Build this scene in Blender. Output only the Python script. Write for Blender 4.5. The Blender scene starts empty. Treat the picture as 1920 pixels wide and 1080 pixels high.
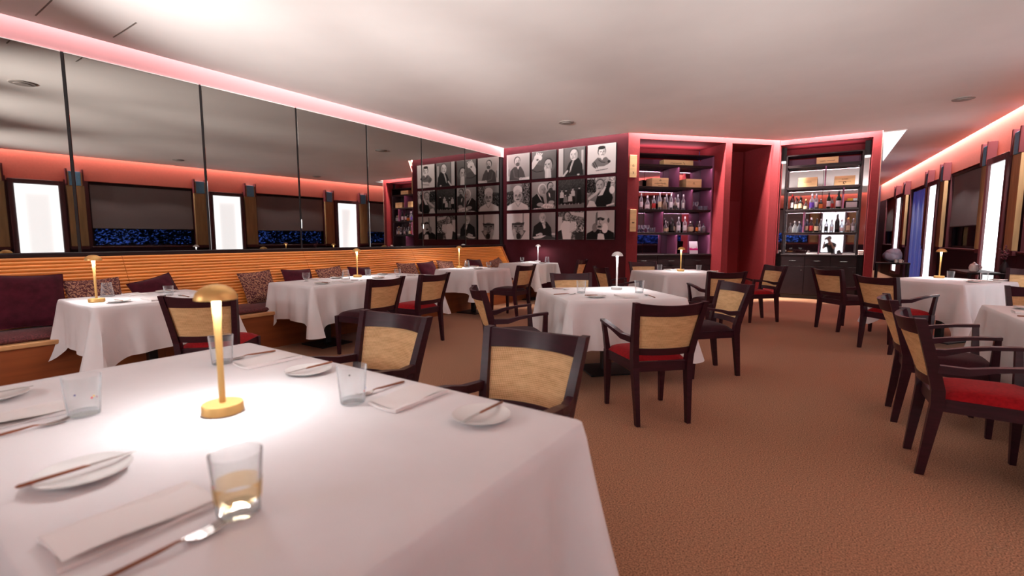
import bpy, math, random
import numpy as np
from mathutils import Vector, Matrix

PI = math.pi
R = math.radians
SC = bpy.context.scene
COL = SC.collection
rnd = random.Random(7)

# ------------------------------------------------------------------ camera
CAM_H = 1.27
YAW, PITCH = R(34.25), R(5.9)
cam = bpy.data.cameras.new('camera')
cam.sensor_width = 36
cam.lens = 16.875
cam.clip_start = 0.02
cam.clip_end = 200
cam.dof.use_dof = True
cam.dof.focus_distance = 4.8
cam.dof.aperture_fstop = 2.0
cam_o = bpy.data.objects.new('camera', cam)
COL.objects.link(cam_o)
cam_o.location = (0, 0, CAM_H)
cam_o.rotation_euler = (PI / 2 - PITCH, 0, YAW)
SC.camera = cam_o

# ------------------------------------------------------------------ colour, world, exposure
SC.view_settings.view_transform = 'Standard'
SC.view_settings.look = 'None'
SC.view_settings.gamma = 1
SC.view_settings.use_curve_mapping = False
SC.view_settings.exposure = 0.2
SC.cycles.use_denoising = True
SC.cycles.max_bounces = 10
SC.cycles.diffuse_bounces = 5
SC.cycles.glossy_bounces = 6
SC.cycles.transparent_max_bounces = 24
SC.cycles.transmission_bounces = 8
SC.cycles.caustics_reflective = False
SC.cycles.caustics_refractive = False
SC.cycles.sample_clamp_indirect = 6.0

W = bpy.data.worlds.new('dusk')
SC.world = W
W.use_nodes = True
wb = W.node_tree.nodes['Background']
wb.inputs['Color'].default_value = (0.08, 0.17, 0.75, 1)     # deep blue dusk sky
wb.inputs['Strength'].default_value = 0.9

def area(name, loc, rot, sx, sy, power, color=(1, 1, 1), parent=None, shape='RECTANGLE', spread=None):
    l = bpy.data.lights.new(name, 'AREA')
    l.shape = shape
    l.size = sx
    if shape in ('RECTANGLE', 'ELLIPSE'):
        l.size_y = sy
    l.energy = power
    l.color = color
    if spread:
        l.spread = spread
    o = bpy.data.objects.new(name, l)
    COL.objects.link(o)
    if parent:
        o.parent = parent
    o.location = loc
    o.rotation_euler = rot
    return o

# room plan (metres, camera above the origin, +y runs along the mirror wall)
XL = -6.45                     # mirror face
CEIL = 3.28
YP = 9.15                      # photo wall
P3 = (-3.5, 9.15)
P4 = (-1.15, 11.65)
XC = 0.55                      # free end of the bar wall
YB = -2.6                      # wall behind the camera
YE = 24.0
def XR(y):                     # right wall
    return 3.12 - 0.08 * y
COVE = 26.0                    # watts per metre of the strips in the ceiling gap
def cove(a, b, nx, ny, per_m=COVE, color=(1, .90, .86)):
    """LED strip lying in the gap between ceiling and wall a-b; (nx, ny) points into the room"""
    L = math.hypot(b[0] - a[0], b[1] - a[1])
    m = ((a[0] + b[0]) / 2 + nx * .07, (a[1] + b[1]) / 2 + ny * .07, 3.56)
    ang = math.atan2(b[1] - a[1], b[0] - a[0])
    q = Matrix.Rotation(ang, 4, 'Z')
    # tilt the strip a little towards the wall
    side = q @ Vector((0, 1, 0))
    s = 1 if side.x * nx + side.y * ny < 0 else -1
    e = (q @ Matrix.Rotation(R(10) * s, 4, 'X')).to_euler()
    area('cove_strip', m, e, L - .1, .03, per_m * L, color)
cove((XL, YB), (XL, YP), 1, 0, COVE * .36, (1, .86, .86))
cove((XL, YP), P3, 0, -1, COVE * .9)
cove(P3, P4, .722, -.692, COVE * 4.8, (1, .90, .80))
cove(P4, (XC, P4[1]), 0, -1, COVE * 4.8, (1, .90, .80))
cove((XR(YB), YB), (XR(YE), YE), -1, -.08, COVE * 1.5, (1, .92, .90))
cove((XL, YB), (XR(YB), YB), 0, 1, COVE * .4)
# two ceiling downlights behind the camera and more over the aisle, as the discs in the mirror show
DOWN = [(-4.0, 1.77), (1.3, 5.6), (1.35, 9.6), (-4.06, 7.64)]     # unlit grey discs in the ceiling
# unseen fill lamps added behind the camera to brighten ceiling and room
FILL_LAMPS = [(-3.9, -2.0), (-2.6, -2.1), (1.7, -1.8)]
CEIL_FILL_W = 3400.0
ROOM_FILL_W = 105.0
def spot(name, loc, aim, angle, blend, power, color, radius=.08):
    l = bpy.data.lights.new(name, 'SPOT')
    l.energy = power
    l.color = color
    l.spot_size = R(angle)
    l.spot_blend = blend
    l.shadow_soft_size = radius
    o = bpy.data.objects.new(name, l)
    COL.objects.link(o)
    o.location = loc
    o.rotation_euler = (Vector(aim) - Vector(loc)).to_track_quat('-Z', 'Y').to_euler()
    return o
for (x, y), ax in zip(FILL_LAMPS, (-5.0, -2.3, .9)):
    spot('ceiling_fill', (x, y, 1.97), (ax, y + 6.0, 1.97 + 6.0 * math.tan(R(7.0))), 44, 1.0, CEIL_FILL_W, (1, .93, .90), .03)
    spot('room_fill', (x, y, 1.78), (ax, y + 6.0, 1.2), 120, 1.0, ROOM_FILL_W, (1, .95, .93), .22)  # wash added to light cloths and chair backs from the front

# ------------------------------------------------------------------ materials
def mat(name, col, rough=.6, metal=0., spec=.5, noise=None, bump=None, emit=None, estr=1., coat=0., sheen=0., coords='Object'):
    """noise=(scale, amount, detail[, stretch xyz]); bump=(scale, strength[, detail])"""
    m = bpy.data.materials.new(name)
    m.use_nodes = True
    nt = m.node_tree
    b = nt.nodes['Principled BSDF']
    b.inputs['Base Color'].default_value = (*col, 1)
    b.inputs['Roughness'].default_value = rough
    b.inputs['Metallic'].default_value = metal
    b.inputs['Specular IOR Level'].default_value = spec
    if coat:
        b.inputs['Coat Weight'].default_value = coat
        b.inputs['Coat Roughness'].default_value = .15
    if sheen:
        b.inputs['Sheen Weight'].default_value = sheen
        b.inputs['Sheen Roughness'].default_value = .4
    if emit:
        b.inputs['Emission Color'].default_value = (*emit, 1)
        b.inputs['Emission Strength'].default_value = estr
    if noise or bump:
        tc = nt.nodes.new('ShaderNodeTexCoord')
    if noise:
        n = nt.nodes.new('ShaderNodeTexNoise')
        n.inputs['Scale'].default_value = noise[0]
        n.inputs['Detail'].default_value = noise[2]
        src = tc.outputs[coords]
        if len(noise) > 3:
            mp = nt.nodes.new('ShaderNodeMapping')
            mp.inputs['Scale'].default_value = noise[3]
            nt.links.new(src, mp.inputs['Vector'])
            src = mp.outputs['Vector']
        nt.links.new(src, n.inputs['Vector'])
        r = nt.nodes.new('ShaderNodeValToRGB')
        a = noise[1]
        r.color_ramp.elements[0].position = .3
        r.color_ramp.elements[1].position = .7
        r.color_ramp.elements[0].color = (*[c * (1 - a) for c in col], 1)
        r.color_ramp.elements[1].color = (*[min(1, c * (1 + a)) for c in col], 1)
        nt.links.new(n.outputs['Fac'], r.inputs['Fac'])
        nt.links.new(r.outputs['Color'], b.inputs['Base Color'])
    if bump:
        n2 = nt.nodes.new('ShaderNodeTexNoise')
        n2.inputs['Scale'].default_value = bump[0]
        n2.inputs['Detail'].default_value = bump[2] if len(bump) > 2 else 3
        nt.links.new(tc.outputs[coords], n2.inputs['Vector'])
        bp = nt.nodes.new('ShaderNodeBump')
        bp.inputs['Strength'].default_value = bump[1]
        bp.inputs['Distance'].default_value = .01
        nt.links.new(n2.outputs['Fac'], bp.inputs['Height'])
        nt.links.new(bp.outputs['Normal'], b.inputs['Normal'])
    return m

def thin_glass(name, tint=(1, 1, 1), refl=.9, haze=0.0):
    m = bpy.data.materials.new(name)
    m.use_nodes = True
    nt = m.node_tree
    out = nt.nodes['Material Output']
    nt.nodes.remove(nt.nodes['Principled BSDF'])
    tr = nt.nodes.new('ShaderNodeBsdfTransparent')
    tr.inputs['Color'].default_value = (*tint, 1)
    gl = nt.nodes.new('ShaderNodeBsdfGlossy')
    gl.inputs['Color'].default_value = (refl, refl, refl, 1)
    gl.inputs['Roughness'].default_value = .03
    fr = nt.nodes.new('ShaderNodeLayerWeight')
    fr.inputs['Blend'].default_value = .10
    mx = nt.nodes.new('ShaderNodeMixShader')
    nt.links.new(fr.outputs['Fresnel'], mx.inputs['Fac'])
    nt.links.new(tr.outputs[0], mx.inputs[1])
    nt.links.new(gl.outputs[0], mx.inputs[2])
    last = mx
    if haze:                                       # whitish edge colour stands in for light caught by the rims
        df = nt.nodes.new('ShaderNodeBsdfTranslucent')
        df.inputs['Color'].default_value = (.9, .92, .95, 1)
        d2 = nt.nodes.new('ShaderNodeBsdfDiffuse')
        d2.inputs['Color'].default_value = (.9, .92, .95, 1)
        ad = nt.nodes.new('ShaderNodeMixShader')
        ad.inputs[0].default_value = .5
        nt.links.new(df.outputs[0], ad.inputs[1]); nt.links.new(d2.outputs[0], ad.inputs[2])
        lw = nt.nodes.new('ShaderNodeLayerWeight'); lw.inputs['Blend'].default_value = .3
        pw = nt.nodes.new('ShaderNodeMath'); pw.operation = 'MULTIPLY_ADD'
        pw.inputs[1].default_value = haze * 5; pw.inputs[2].default_value = haze * .6
        pw.use_clamp = True
        nt.links.new(lw.outputs['Facing'], pw.inputs[0])
        m2 = nt.nodes.new('ShaderNodeMixShader')
        nt.links.new(pw.outputs[0], m2.inputs['Fac'])
        nt.links.new(mx.outputs[0], m2.inputs[1])
        nt.links.new(ad.outputs[0], m2.inputs[2])
        last = m2
    nt.links.new(last.outputs[0], out.inputs['Surface'])
    return m

def emissive(name, col, s):
    return mat(name, (.8, .8, .8), .5, emit=col, estr=s)

def lightbox_mat():
    """edge-lit panel: the diffuser is brighter along its rim"""
    m = bpy.data.materials.new('lightbox_diffuser')
    m.use_nodes = True
    nt = m.node_tree
    b = nt.nodes['Principled BSDF']
    b.inputs['Base Color'].default_value = (.8, .8, .8, 1)
    tc = nt.nodes.new('ShaderNodeTexCoord')
    sp = nt.nodes.new('ShaderNodeSeparateXYZ')
    nt.links.new(tc.outputs['Generated'], sp.inputs[0])
    def edge(sock, k):
        a = nt.nodes.new('ShaderNodeMath'); a.operation = 'SUBTRACT'; a.inputs[1].default_value = .5
        nt.links.new(sock, a.inputs[0])
        c = nt.nodes.new('ShaderNodeMath'); c.operation = 'ABSOLUTE'
        nt.links.new(a.outputs[0], c.inputs[0])
        d = nt.nodes.new('ShaderNodeMath'); d.operation = 'MULTIPLY_ADD'
        d.inputs[1].default_value = 2 * k; d.inputs[2].default_value = -(k - 1)
        d.use_clamp = True
        nt.links.new(c.outputs[0], d.inputs[0])
        return d.outputs[0]
    ex, ez = edge(sp.outputs['Y'], 1.5), edge(sp.outputs['Z'], 3.6)
    mx = nt.nodes.new('ShaderNodeMath'); mx.operation = 'MAXIMUM'
    nt.links.new(ex, mx.inputs[0]); nt.links.new(ez, mx.inputs[1])
    mr = nt.nodes.new('ShaderNodeMapRange')
    mr.interpolation_type = 'SMOOTHERSTEP'
    mr.inputs['To Min'].default_value = LB_MIN
    mr.inputs['To Max'].default_value = LB_MAX
    nt.links.new(mx.outputs[0], mr.inputs['Value'])
    b.inputs['Emission Color'].default_value = (.93, .95, 1, 1)
    nt.links.new(mr.outputs[0], b.inputs['Emission Strength'])
    return m
LB_MIN, LB_MAX = 1.7, 2.9

def weave_mat(name, c1, c2, sx, sz, rough=.7, trans=0.12):
    """woven cane: two crossed bands with broken strands"""
    m = bpy.data.materials.new(name)
    m.use_nodes = True
    nt = m.node_tree
    b = nt.nodes['Principled BSDF']
    b.inputs['Roughness'].default_value = rough
    tc = nt.nodes.new('ShaderNodeTexCoord')
    outs = []
    for dir_, sc in (('X', sx), ('Z', sz)):
        w = nt.nodes.new('ShaderNodeTexWave')
        w.bands_direction = dir_
        w.inputs['Scale'].default_value = sc
        w.inputs['Distortion'].default_value = .6
        w.inputs['Detail'].default_value = 1
        nt.links.new(tc.outputs['Object'], w.inputs['Vector'])
        outs.append(w.outputs['Fac'])
    mul = nt.nodes.new('ShaderNodeMath'); mul.operation = 'MULTIPLY'
    nt.links.new(outs[0], mul.inputs[0]); nt.links.new(outs[1], mul.inputs[1])
    n = nt.nodes.new('ShaderNodeTexNoise')
    n.inputs['Scale'].default_value = 14; n.inputs['Detail'].default_value = 4
    mp = nt.nodes.new('ShaderNodeMapping'); mp.inputs['Scale'].default_value = (1, 1, 4)
    nt.links.new(tc.outputs['Object'], mp.inputs['Vector'])
    nt.links.new(mp.outputs[0], n.inputs['Vector'])
    ad = nt.nodes.new('ShaderNodeMath'); ad.operation = 'MULTIPLY_ADD'
    ad.inputs[1].default_value = .9; ad.inputs[2].default_value = -.12
    nt.links.new(n.outputs['Fac'], ad.inputs[0])
    a2 = nt.nodes.new('ShaderNodeMath'); a2.operation = 'MULTIPLY'
    nt.links.new(mul.outputs[0], a2.inputs[0]); a2.inputs[1].default_value = 1.1
    a3 = nt.nodes.new('ShaderNodeMath'); a3.operation = 'ADD'; a3.use_clamp = True
    nt.links.new(a2.outputs[0], a3.inputs[0]); nt.links.new(ad.outputs[0], a3.inputs[1])
    r = nt.nodes.new('ShaderNodeValToRGB')
    r.color_ramp.elements[0].position = .2
    r.color_ramp.elements[1].position = .75
    r.color_ramp.elements[0].color = (*c2, 1)
    r.color_ramp.elements[1].color = (*c1, 1)
    nt.links.new(a3.outputs[0], r.inputs['Fac'])
    nt.links.new(r.outputs['Color'], b.inputs['Base Color'])
    if trans:
        t = nt.nodes.new('ShaderNodeBsdfTranslucent')
        nt.links.new(r.outputs['Color'], t.inputs['Color'])
        mx = nt.nodes.new('ShaderNodeMixShader'); mx.inputs[0].default_value = trans
        nt.links.new(b.outputs[0], mx.inputs[1]); nt.links.new(t.outputs[0], mx.inputs[2])
        nt.links.new(mx.outputs[0], nt.nodes['Material Output'].inputs['Surface'])
    return m

def zigzag_mat(name, c1, c2):
    """cushion fabric with a small zigzag weave"""
    m = bpy.data.materials.new(name)
    m.use_nodes = True
    nt = m.node_tree
    b = nt.nodes['Principled BSDF']
    b.inputs['Roughness'].default_value = .8
    tc = nt.nodes.new('ShaderNodeTexCoord')
    w = nt.nodes.new('ShaderNodeTexWave')
    w.bands_direction = 'DIAGONAL'
    w.inputs['Scale'].default_value = 11
    w.inputs['Distortion'].default_value = 9
    w.inputs['Detail'].default_value = 1
    w.inputs['Detail Scale'].default_value = 3.5
    nt.links.new(tc.outputs['Object'], w.inputs['Vector'])
    r = nt.nodes.new('ShaderNodeValToRGB')
    r.color_ramp.elements[0].position = .45
    r.color_ramp.elements[1].position = .75
    r.color_ramp.elements[0].color = (*c1, 1)
    r.color_ramp.elements[1].color = (*c2, 1)
    nt.links.new(w.outputs['Fac'], r.inputs['Fac'])
    nt.links.new(r.outputs['Color'], b.inputs['Base Color'])
    return m

def print_mat():
    """flat print: grey values stored on the print's own vertices"""
    m = bpy.data.materials.new('photo_print')
    m.use_nodes = True
    nt = m.node_tree
    b = nt.nodes['Principled BSDF']
    b.inputs['Roughness'].default_value = .75
    b.inputs['Specular IOR Level'].default_value = .15
    a = nt.nodes.new('ShaderNodeAttribute')
    a.attribute_name = 'tone'
    nt.links.new(a.outputs['Color'], b.inputs['Base Color'])
    return m

MT = dict(
    carpet=mat('carpet', (.35, .175, .10), .95, spec=.1, noise=(150, .75, 9), bump=(900, .12), sheen=.1),
    ceiling=mat('ceiling_plaster', (.86, .83, .81), .9, spec=.1, noise=(1.2, .03, 3)),
    pink=mat('pale_pink_paint', (.60, .33, .34), .85, spec=.1),
    plum=mat('plum_wall', (.070, .010, .016), .75, spec=.15, noise=(6, .10, 4)),
    red=mat('red_wall', (.185, .020, .025), .75, spec=.15, noise=(30, .08, 4), bump=(300, .08)),
    coral=mat('coral_wall', (.50, .118, .085), .8, spec=.15, noise=(30, .05, 4)),
    dado=mat('dark_plum_dado', (.026, .008, .015), .7, spec=.2),
    darkwood=mat('dark_stained_wood', (.010, .002, .003), .42, spec=.35, noise=(9, .35, 5, (1, 1, 6)), coat=.12),
    mahog=mat('plum_stained_wood', (.034, .0055, .012), .40, spec=.35, noise=(9, .3, 5, (1, 1, 6)), coat=.06),
    black=mat('black_metal', (.012, .012, .014), .45, spec=.5),
    chrome=mat('brushed_steel', (.62, .60, .58), .25, 1.0),
    gold=mat('gold_metal', (.86, .54, .19), .42, .55),
    whitemetal=mat('white_lacquer', (.80, .80, .80), .4),
    bronze=mat('bronze_handle', (.30, .12, .065), .35, .6),
    cloth=mat('white_tablecloth', (.78, .75, .755), .9, spec=.1, noise=(5, .03, 4), bump=(650, .12), sheen=.1),
    napkin=mat('white_napkin', (.84, .79, .77), .9, spec=.1, bump=(500, .2)),
    china=mat('white_china', (.78, .78, .76), .15, spec=.6),
    seatred=mat('red_upholstery', (.30, .006, .010), .85, spec=.1, noise=(60, .2, 3), sheen=.1),
    seatdark=mat('darker_upholstery', (.035, .006, .011), .85, spec=.15, noise=(60, .2, 3), sheen=.12),  # darker seat colour, used on some chairs
    oak=mat('oak_board', (.36, .215, .095), .6, noise=(5, .25, 6, (3, 3, .35))),
    ridge=mat('orange_stained_wood', (.72, .255, .048), .45, noise=(4, .22, 6, (2, .25, 5))),
    benchwood=mat('bench_front_wood', (.30, .075, .018), .5, noise=(4, .2, 5, (2, .3, 4))),
    benchedge=mat('pale_wood_edge', (.62, .33, .14), .4, noise=(4, .15, 5, (2, .3, 4))),
    benchfab=mat('bench_fabric', (.10, .020, .022), .85, noise=(70, .6, 2), sheen=.2),
    velvet=mat('maroon_velvet', (.060, .006, .014), .85, spec=.15, noise=(14, .35, 4), sheen=.2),
    zig=zigzag_mat('zigzag_fabric', (.085, .014, .018), (.38, .18, .11)),
    cane=weave_mat('woven_cane', (1.0, .72, .38), (.62, .35, .14), 40, 40, trans=.22),
    mirror=mat('tinted_mirror', (.43, .415, .39), .015, 1.0),
    cabmirror=mat('cabinet_mirror', (.80, .76, .77), .02, 1.0),
    edge=mat('edge_highlight', (.9, .88, .85), .3),
    cornerstrip=mat('corner_strip', (.45, .26, .22), .5),
    lcmirror=mat('purple_mirror', (.44, .33, .41), .04, 1.0),
    purple=mat('purple_panel', (.20, .06, .12), .5, spec=.3),
    cabdark=mat('dark_cabinet', (.012, .004, .006), .5, spec=.3, noise=(9, .25, 4, (1, 1, 6))),
    teal=mat('blue_fabric', (.15, .36, .55), .8, noise=(40, .12, 3)),
    redfin=mat('red_fin', (.095, .004, .008), .7),
    goldfin=mat('gold_strip', (.62, .30, .07), .5),
    frame=mat('maroon_frame', (.070, .012, .016), .45, spec=.4),
    blind=mat('brown_roller_blind', (.21, .175, .175), .9, spec=.05, bump=(500, .1)),
    lightbox=lightbox_mat(),
    skylight=emissive('luminous_ceiling_panel', (.95, .97, 1), 1.5),
    led=emissive('led_diffuser', (1, .97, .92), 6.0),
    glass=thin_glass('clear_glass', (.98, .99, .99), .95, .06),
    window=thin_glass('window_glass', (.85, .9, .95)),
    amberglass=thin_glass('amber_glass', (1.0, .78, .50)),
    leaf=mat('dark_leaf', (.012, .030, .016), .6),
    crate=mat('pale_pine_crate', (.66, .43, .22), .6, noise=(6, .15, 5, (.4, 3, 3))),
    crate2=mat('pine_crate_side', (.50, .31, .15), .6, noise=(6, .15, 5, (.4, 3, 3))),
    ink=mat('brown_ink', (.10, .045, .02), .7),
    print=print_mat(),
    board=mat('black_board', (.012, .010, .011), .5),
    door=mat('door_red', (.20, .022, .030), .6, spec=.3),
    paper=mat('white_card', (.82, .82, .84), .6),
    magenta=mat('magenta_print', (.62, .015, .22), .6),
    linen=mat('pale_blue_linen', (.55, .66, .95), .85, noise=(9, .2, 3), bump=(60, .3)),
    skin=mat('skin', (.44, .23, .16), .55),
    hair=mat('dark_hair', (.012, .008, .006), .6),
    blackcloth=mat('black_shirt', (.012, .012, .016), .85),
    jeans=mat('dark_trousers', (.02, .025, .045), .85),
    twig=mat('dark_red_blossom', (.16, .03, .045), .6),
    curtain=mat('sheer_curtain', (.62, .66, .80), .8),
    vent=mat('grey_vent', (.30, .27, .25), .6),
    seam=mat('ceiling_joint', (.22, .19, .17), .9),
)
nt = MT['curtain'].node_tree
t_ = nt.nodes.new('ShaderNodeBsdfTranslucent')
t_.inputs['Color'].default_value = (.75, .8, .95, 1)
mx_ = nt.nodes.new('ShaderNodeMixShader')
mx_.inputs[0].default_value = .75
nt.links.new(nt.nodes['Principled BSDF'].outputs[0], mx_.inputs[1])
nt.links.new(t_.outputs[0], mx_.inputs[2])
nt.links.new(mx_.outputs[0], nt.nodes['Material Output'].inputs['Surface'])

# ------------------------------------------------------------------ mesh helpers
class MB:
    def __init__(s):
        s.v, s.f = [], []
    def add(s, vs, fs):
        o = len(s.v)
        s.v += [tuple(p) for p in vs]
        s.f += [tuple(i + o for i in q) for q in fs]
        return s
    def box(s, x0, x1, y0, y1, z0, z1, c=0.):
        if c <= 0:
            return s.add([(x, y, z) for z in (z0, z1) for y in (y0, y1) for x in (x0, x1)],
                         [(0, 2, 3, 1), (4, 5, 7, 6), (0, 1, 5, 4), (2, 6, 7, 3), (0, 4, 6, 2), (1, 3, 7, 5)])
        vs, idx = [], {}
        X, Y, Z = (x0, x1), (y0, y1), (z0, z1)
        for i in (0, 1):
            for j in (0, 1):
                for k in (0, 1):
                    sx, sy, sz = (c, -c)[i], (c, -c)[j], (c, -c)[k]
                    for a, p in enumerate(((X[i], Y[j] + sy, Z[k] + sz), (X[i] + sx, Y[j], Z[k] + sz), (X[i] + sx, Y[j] + sy, Z[k]))):
                        idx[i, j, k, a] = len(vs)
                        vs.append(p)
        g = lambda i, j, k, a: idx[i, j, k, a]
        fs = []
        for i in (0, 1):
            q = [g(i, 0, 0, 0), g(i, 1, 0, 0), g(i, 1, 1, 0), g(i, 0, 1, 0)]
            fs.append(q if i else q[::-1])
            q = [g(0, i, 0, 1), g(0, i, 1, 1), g(1, i, 1, 1), g(1, i, 0, 1)]
            fs.append(q if i else q[::-1])
            q = [g(0, 0, i, 2), g(1, 0, i, 2), g(1, 1, i, 2), g(0, 1, i, 2)]
            fs.append(q if i else q[::-1])
        for a in (0, 1):
            for b in (0, 1):
                fs.append([g(a, b, 0, 0), g(a, b, 1, 0), g(a, b, 1, 1), g(a, b, 0, 1)])
                fs.append([g(a, 0, b, 0), g(a, 1, b, 0), g(a, 1, b, 2), g(a, 0, b, 2)])
                fs.append([g(0, a, b, 1), g(1, a, b, 1), g(1, a, b, 2), g(0, a, b, 2)])
        for i in (0, 1):
            for j in (0, 1):
                for k in (0, 1):
                    fs.append([g(i, j, k, 0), g(i, j, k, 1), g(i, j, k, 2)])
        return s.add(vs, fs)
    def loft(s, rings, caps=True, closed=True):
        k = len(rings[0])
        vs = [p for r in rings for p in r]
        fs = []
        for a in range(len(rings) - 1):
            for i in range(k if closed else k - 1):
                j = (i + 1) % k
                fs.append((a * k + i, a * k + j, (a + 1) * k + j, (a + 1) * k + i))
        if caps:
            fs.append(tuple(range(k))[::-1])
            fs.append(tuple((len(rings) - 1) * k + i for i in range(k)))
        return s.add(vs, fs)
    def rings_xy(s, secs):
        """stack of rectangles (cx, cy, z, half_x, half_y)"""
        return s.loft([[(x - a, y - b, z), (x + a, y - b, z), (x + a, y + b, z), (x - a, y + b, z)] for x, y, z, a, b in secs])
    def lathe(s, prof, seg=20, c=(0, 0, 0), caps=True, rot=0., sq=1.):
        rings = []
        for r, z in prof:
            rings.append([(c[0] + r * math.cos(rot + 2 * PI * i / seg), c[1] + sq * r * math.sin(rot + 2 * PI * i / seg), c[2] + z) for i in range(seg)])
        return s.loft(rings, caps)
    def tube(s, pts, rad, seg=8):
        pts = [Vector(p) for p in pts]
        if not isinstance(rad, (list, tuple)):
            rad = [rad] * len(pts)
        rings = []
        n = None
        for i, p in enumerate(pts):
            t = (pts[min(i + 1, len(pts) - 1)] - pts[max(i - 1, 0)]).normalized()
            if n is None:
                n = t.orthogonal().normalized()
            n = (n - t * n.dot(t)).normalized()
            b = t.cross(n)
            rings.append([tuple(p + (n * math.cos(2 * PI * k / seg) + b * math.sin(2 * PI * k / seg)) * rad[i]) for k in range(seg)])
        return s.loft(rings)
    def grid(s, fn, nu, nv):
        vs = [fn(i / nu, j / nv) for j in range(nv + 1) for i in range(nu + 1)]
        fs = [(j * (nu + 1) + i, j * (nu + 1) + i + 1, (j + 1) * (nu + 1) + i + 1, (j + 1) * (nu + 1) + i) for j in range(nv) for i in range(nu)]
        return s.add(vs, fs)
    def prism(s, poly, z0, z1):
        n = len(poly)
        vs = [(x, y, z0) for x, y in poly] + [(x, y, z1) for x, y in poly]
        fs = [tuple(range(n))[::-1], tuple(range(n, 2 * n))]
        fs += [(i, (i + 1) % n, n + (i + 1) % n, n + i) for i in range(n)]
        return s.add(vs, fs)
    def tf(s, M):
        s.v = [tuple(M @ Vector(p)) for p in s.v]
        return s
    def mesh(s, name, m, smooth=True, ang=35):
        me = bpy.data.meshes.new(name)
        me.from_pydata(s.v, [], s.f)
        me.update()
        if smooth:
            me.polygons.foreach_set('use_smooth', [True] * len(me.polygons))
            me.set_sharp_from_angle(angle=R(ang))
        if m is not None:
            me.materials.append(MT[m] if isinstance(m, str) else m)
        return me
    def build(s, name, m, parent=None, loc=None, rot=None, smooth=True, ang=35):
        return link(name, s.mesh(name, m, smooth, ang), parent, loc, rot)

def link(name, me, parent=None, loc=None, rot=None):
    o = bpy.data.objects.new(name, me)
    COL.objects.link(o)
    if parent:
        o.parent = parent
    if loc is not None:
        o.location = loc
    if rot is not None:
        o.rotation_euler = rot if isinstance(rot, (tuple, list)) else (0, 0, rot)
    return o

def empty(name, loc=(0, 0, 0), rot=0.):
    o = bpy.data.objects.new(name, None)
    o.empty_display_size = .05
    COL.objects.link(o)
    o.location = loc
    o.rotation_euler = rot if isinstance(rot, (tuple, list)) else (0, 0, rot)
    return o

def tag(o, label, cat, group=None):
    o['label'] = label
    o['category'] = cat
    if group:
        o['group'] = group
    return o

def structure(o, label=None):
    o['kind'] = 'structure'
    if label:
        o['label'] = label
    return o
ORD = ['first', 'second', 'third', 'fourth', 'fifth', 'sixth', 'seventh', 'eighth', 'ninth', 'tenth', 'eleventh', 'twelfth', 'thirteenth', 'fourteenth', 'fifteenth', 'sixteenth']

# ------------------------------------------------------------------ room shell
structure(MB().add([(-6.7, -2.8, 0), (3.7, -2.8, 0), (3.6, 24.2, 0), (-6.7, 24.2, 0)], [(0, 1, 2, 3)]).build('floor', 'carpet', smooth=False), 'short tan and brown carpet')
g = .10
cpoly = [(XL + g, YB + g), (XR(YB) - g, YB + g), (XR(YE) - g, YE), (XC, YE), (XC, P4[1] - g), (P4[0] + .05, P4[1] - g), (P3[0] + .03, YP - g), (XL + g, YP - g)]
structure(MB().prism(cpoly, CEIL, CEIL + .05).build('ceiling', 'ceiling', smooth=False), 'smooth grey-beige plaster ceiling')
structure(MB().box(-6.7, 3.7, -2.8, 24.2, 3.68, 3.76).build('ceiling_slab', 'ceiling', smooth=False))
# fine board joints and the round discs in the ceiling
for i, (a, b) in enumerate([((-5.644, 1.357), (-6.152, 1.38)), ((-5.565, 1.924), (-6.157, 1.958))]):
    structure(MB().box(min(a[0], b[0]), max(a[0], b[0]), a[1] - .006, a[1] + .006, CEIL - .002, CEIL + .001).build('trim_ceiling_joint', 'seam', smooth=False))
for i, (x, y) in enumerate(DOWN[:4]):
    lb = ['nearest the mirror wall, close to the nearest table', 'above the right-hand tables, nearer one', 'above the right-hand tables, farther one', 'near the photograph wall'][i]
    v = tag(empty('ceiling_vent', (x, y, CEIL)), 'round grey vent disc in the ceiling ' + lb, 'vent', 'ceiling vent discs')
    MB().lathe([(.13, 0), (.13, -.012), (.11, -.016)], 24).build('rim', 'vent', v)
    MB().lathe([(.085, -.016), (.085, -.024), (.02, -.026)], 24).build('disc', 'vent', v)

# wall behind the mirrors
structure(MB().box(-6.65, -6.476, -2.75, YP + .1, 0, 3.68).build('wall_left', 'board', smooth=False), 'dark wall carrying the mirrors')
structure(MB().box(-6.476, XL - .008, -2.7, YP, 3.105, 3.68).build('trim_1', 'pink', smooth=False), 'pale pink lit band above the mirrors')
structure(MB().box(-6.476, -6.40, -2.7, YP - .02, 1.085, 1.128, .004).build('trim_2', 'cabdark', smooth=False), 'dark ledge below the mirrors')
# far wall with the photographs
structure(MB().box(-6.65, P3[0], YP, YP + .12, 0, 3.68).build('wall_far', 'plum', smooth=False), 'dark plum wall with the photographs')
b = MB()
b.box(-6.65, -3.1, YB - .22, YB, 0, 3.68).box(-.65, 3.6, YB - .22, YB, 0, 3.68).box(-3.1, -.65, YB - .22, YB, 0, 1.05).box(-3.1, -.65, YB - .22, YB, 2.70, 3.68)
structure(b.build('wall_near', 'coral', smooth=False), 'coral wall behind the camera')
w = structure(empty('window_7', (0, YB, 0)))
MB().box(-3.1, -3.04, -.18, -.10, 1.05, 2.7).box(-.71, -.65, -.18, -.10, 1.05, 2.7).box(-3.04, -.71, -.18, -.10, 1.05, 1.11).box(-3.04, -.71, -.18, -.10, 2.64, 2.7).build('window_frame', 'cabdark', w, smooth=False)
MB().box(-3.04, -.71, -.142, -.138, 1.11, 2.64).build('pane', 'window', w, smooth=False)
MB().box(-3.13, -.62, -.10, .05, 1.03, 1.065, .004).build('window_sill', 'frame', w, smooth=False)
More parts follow.
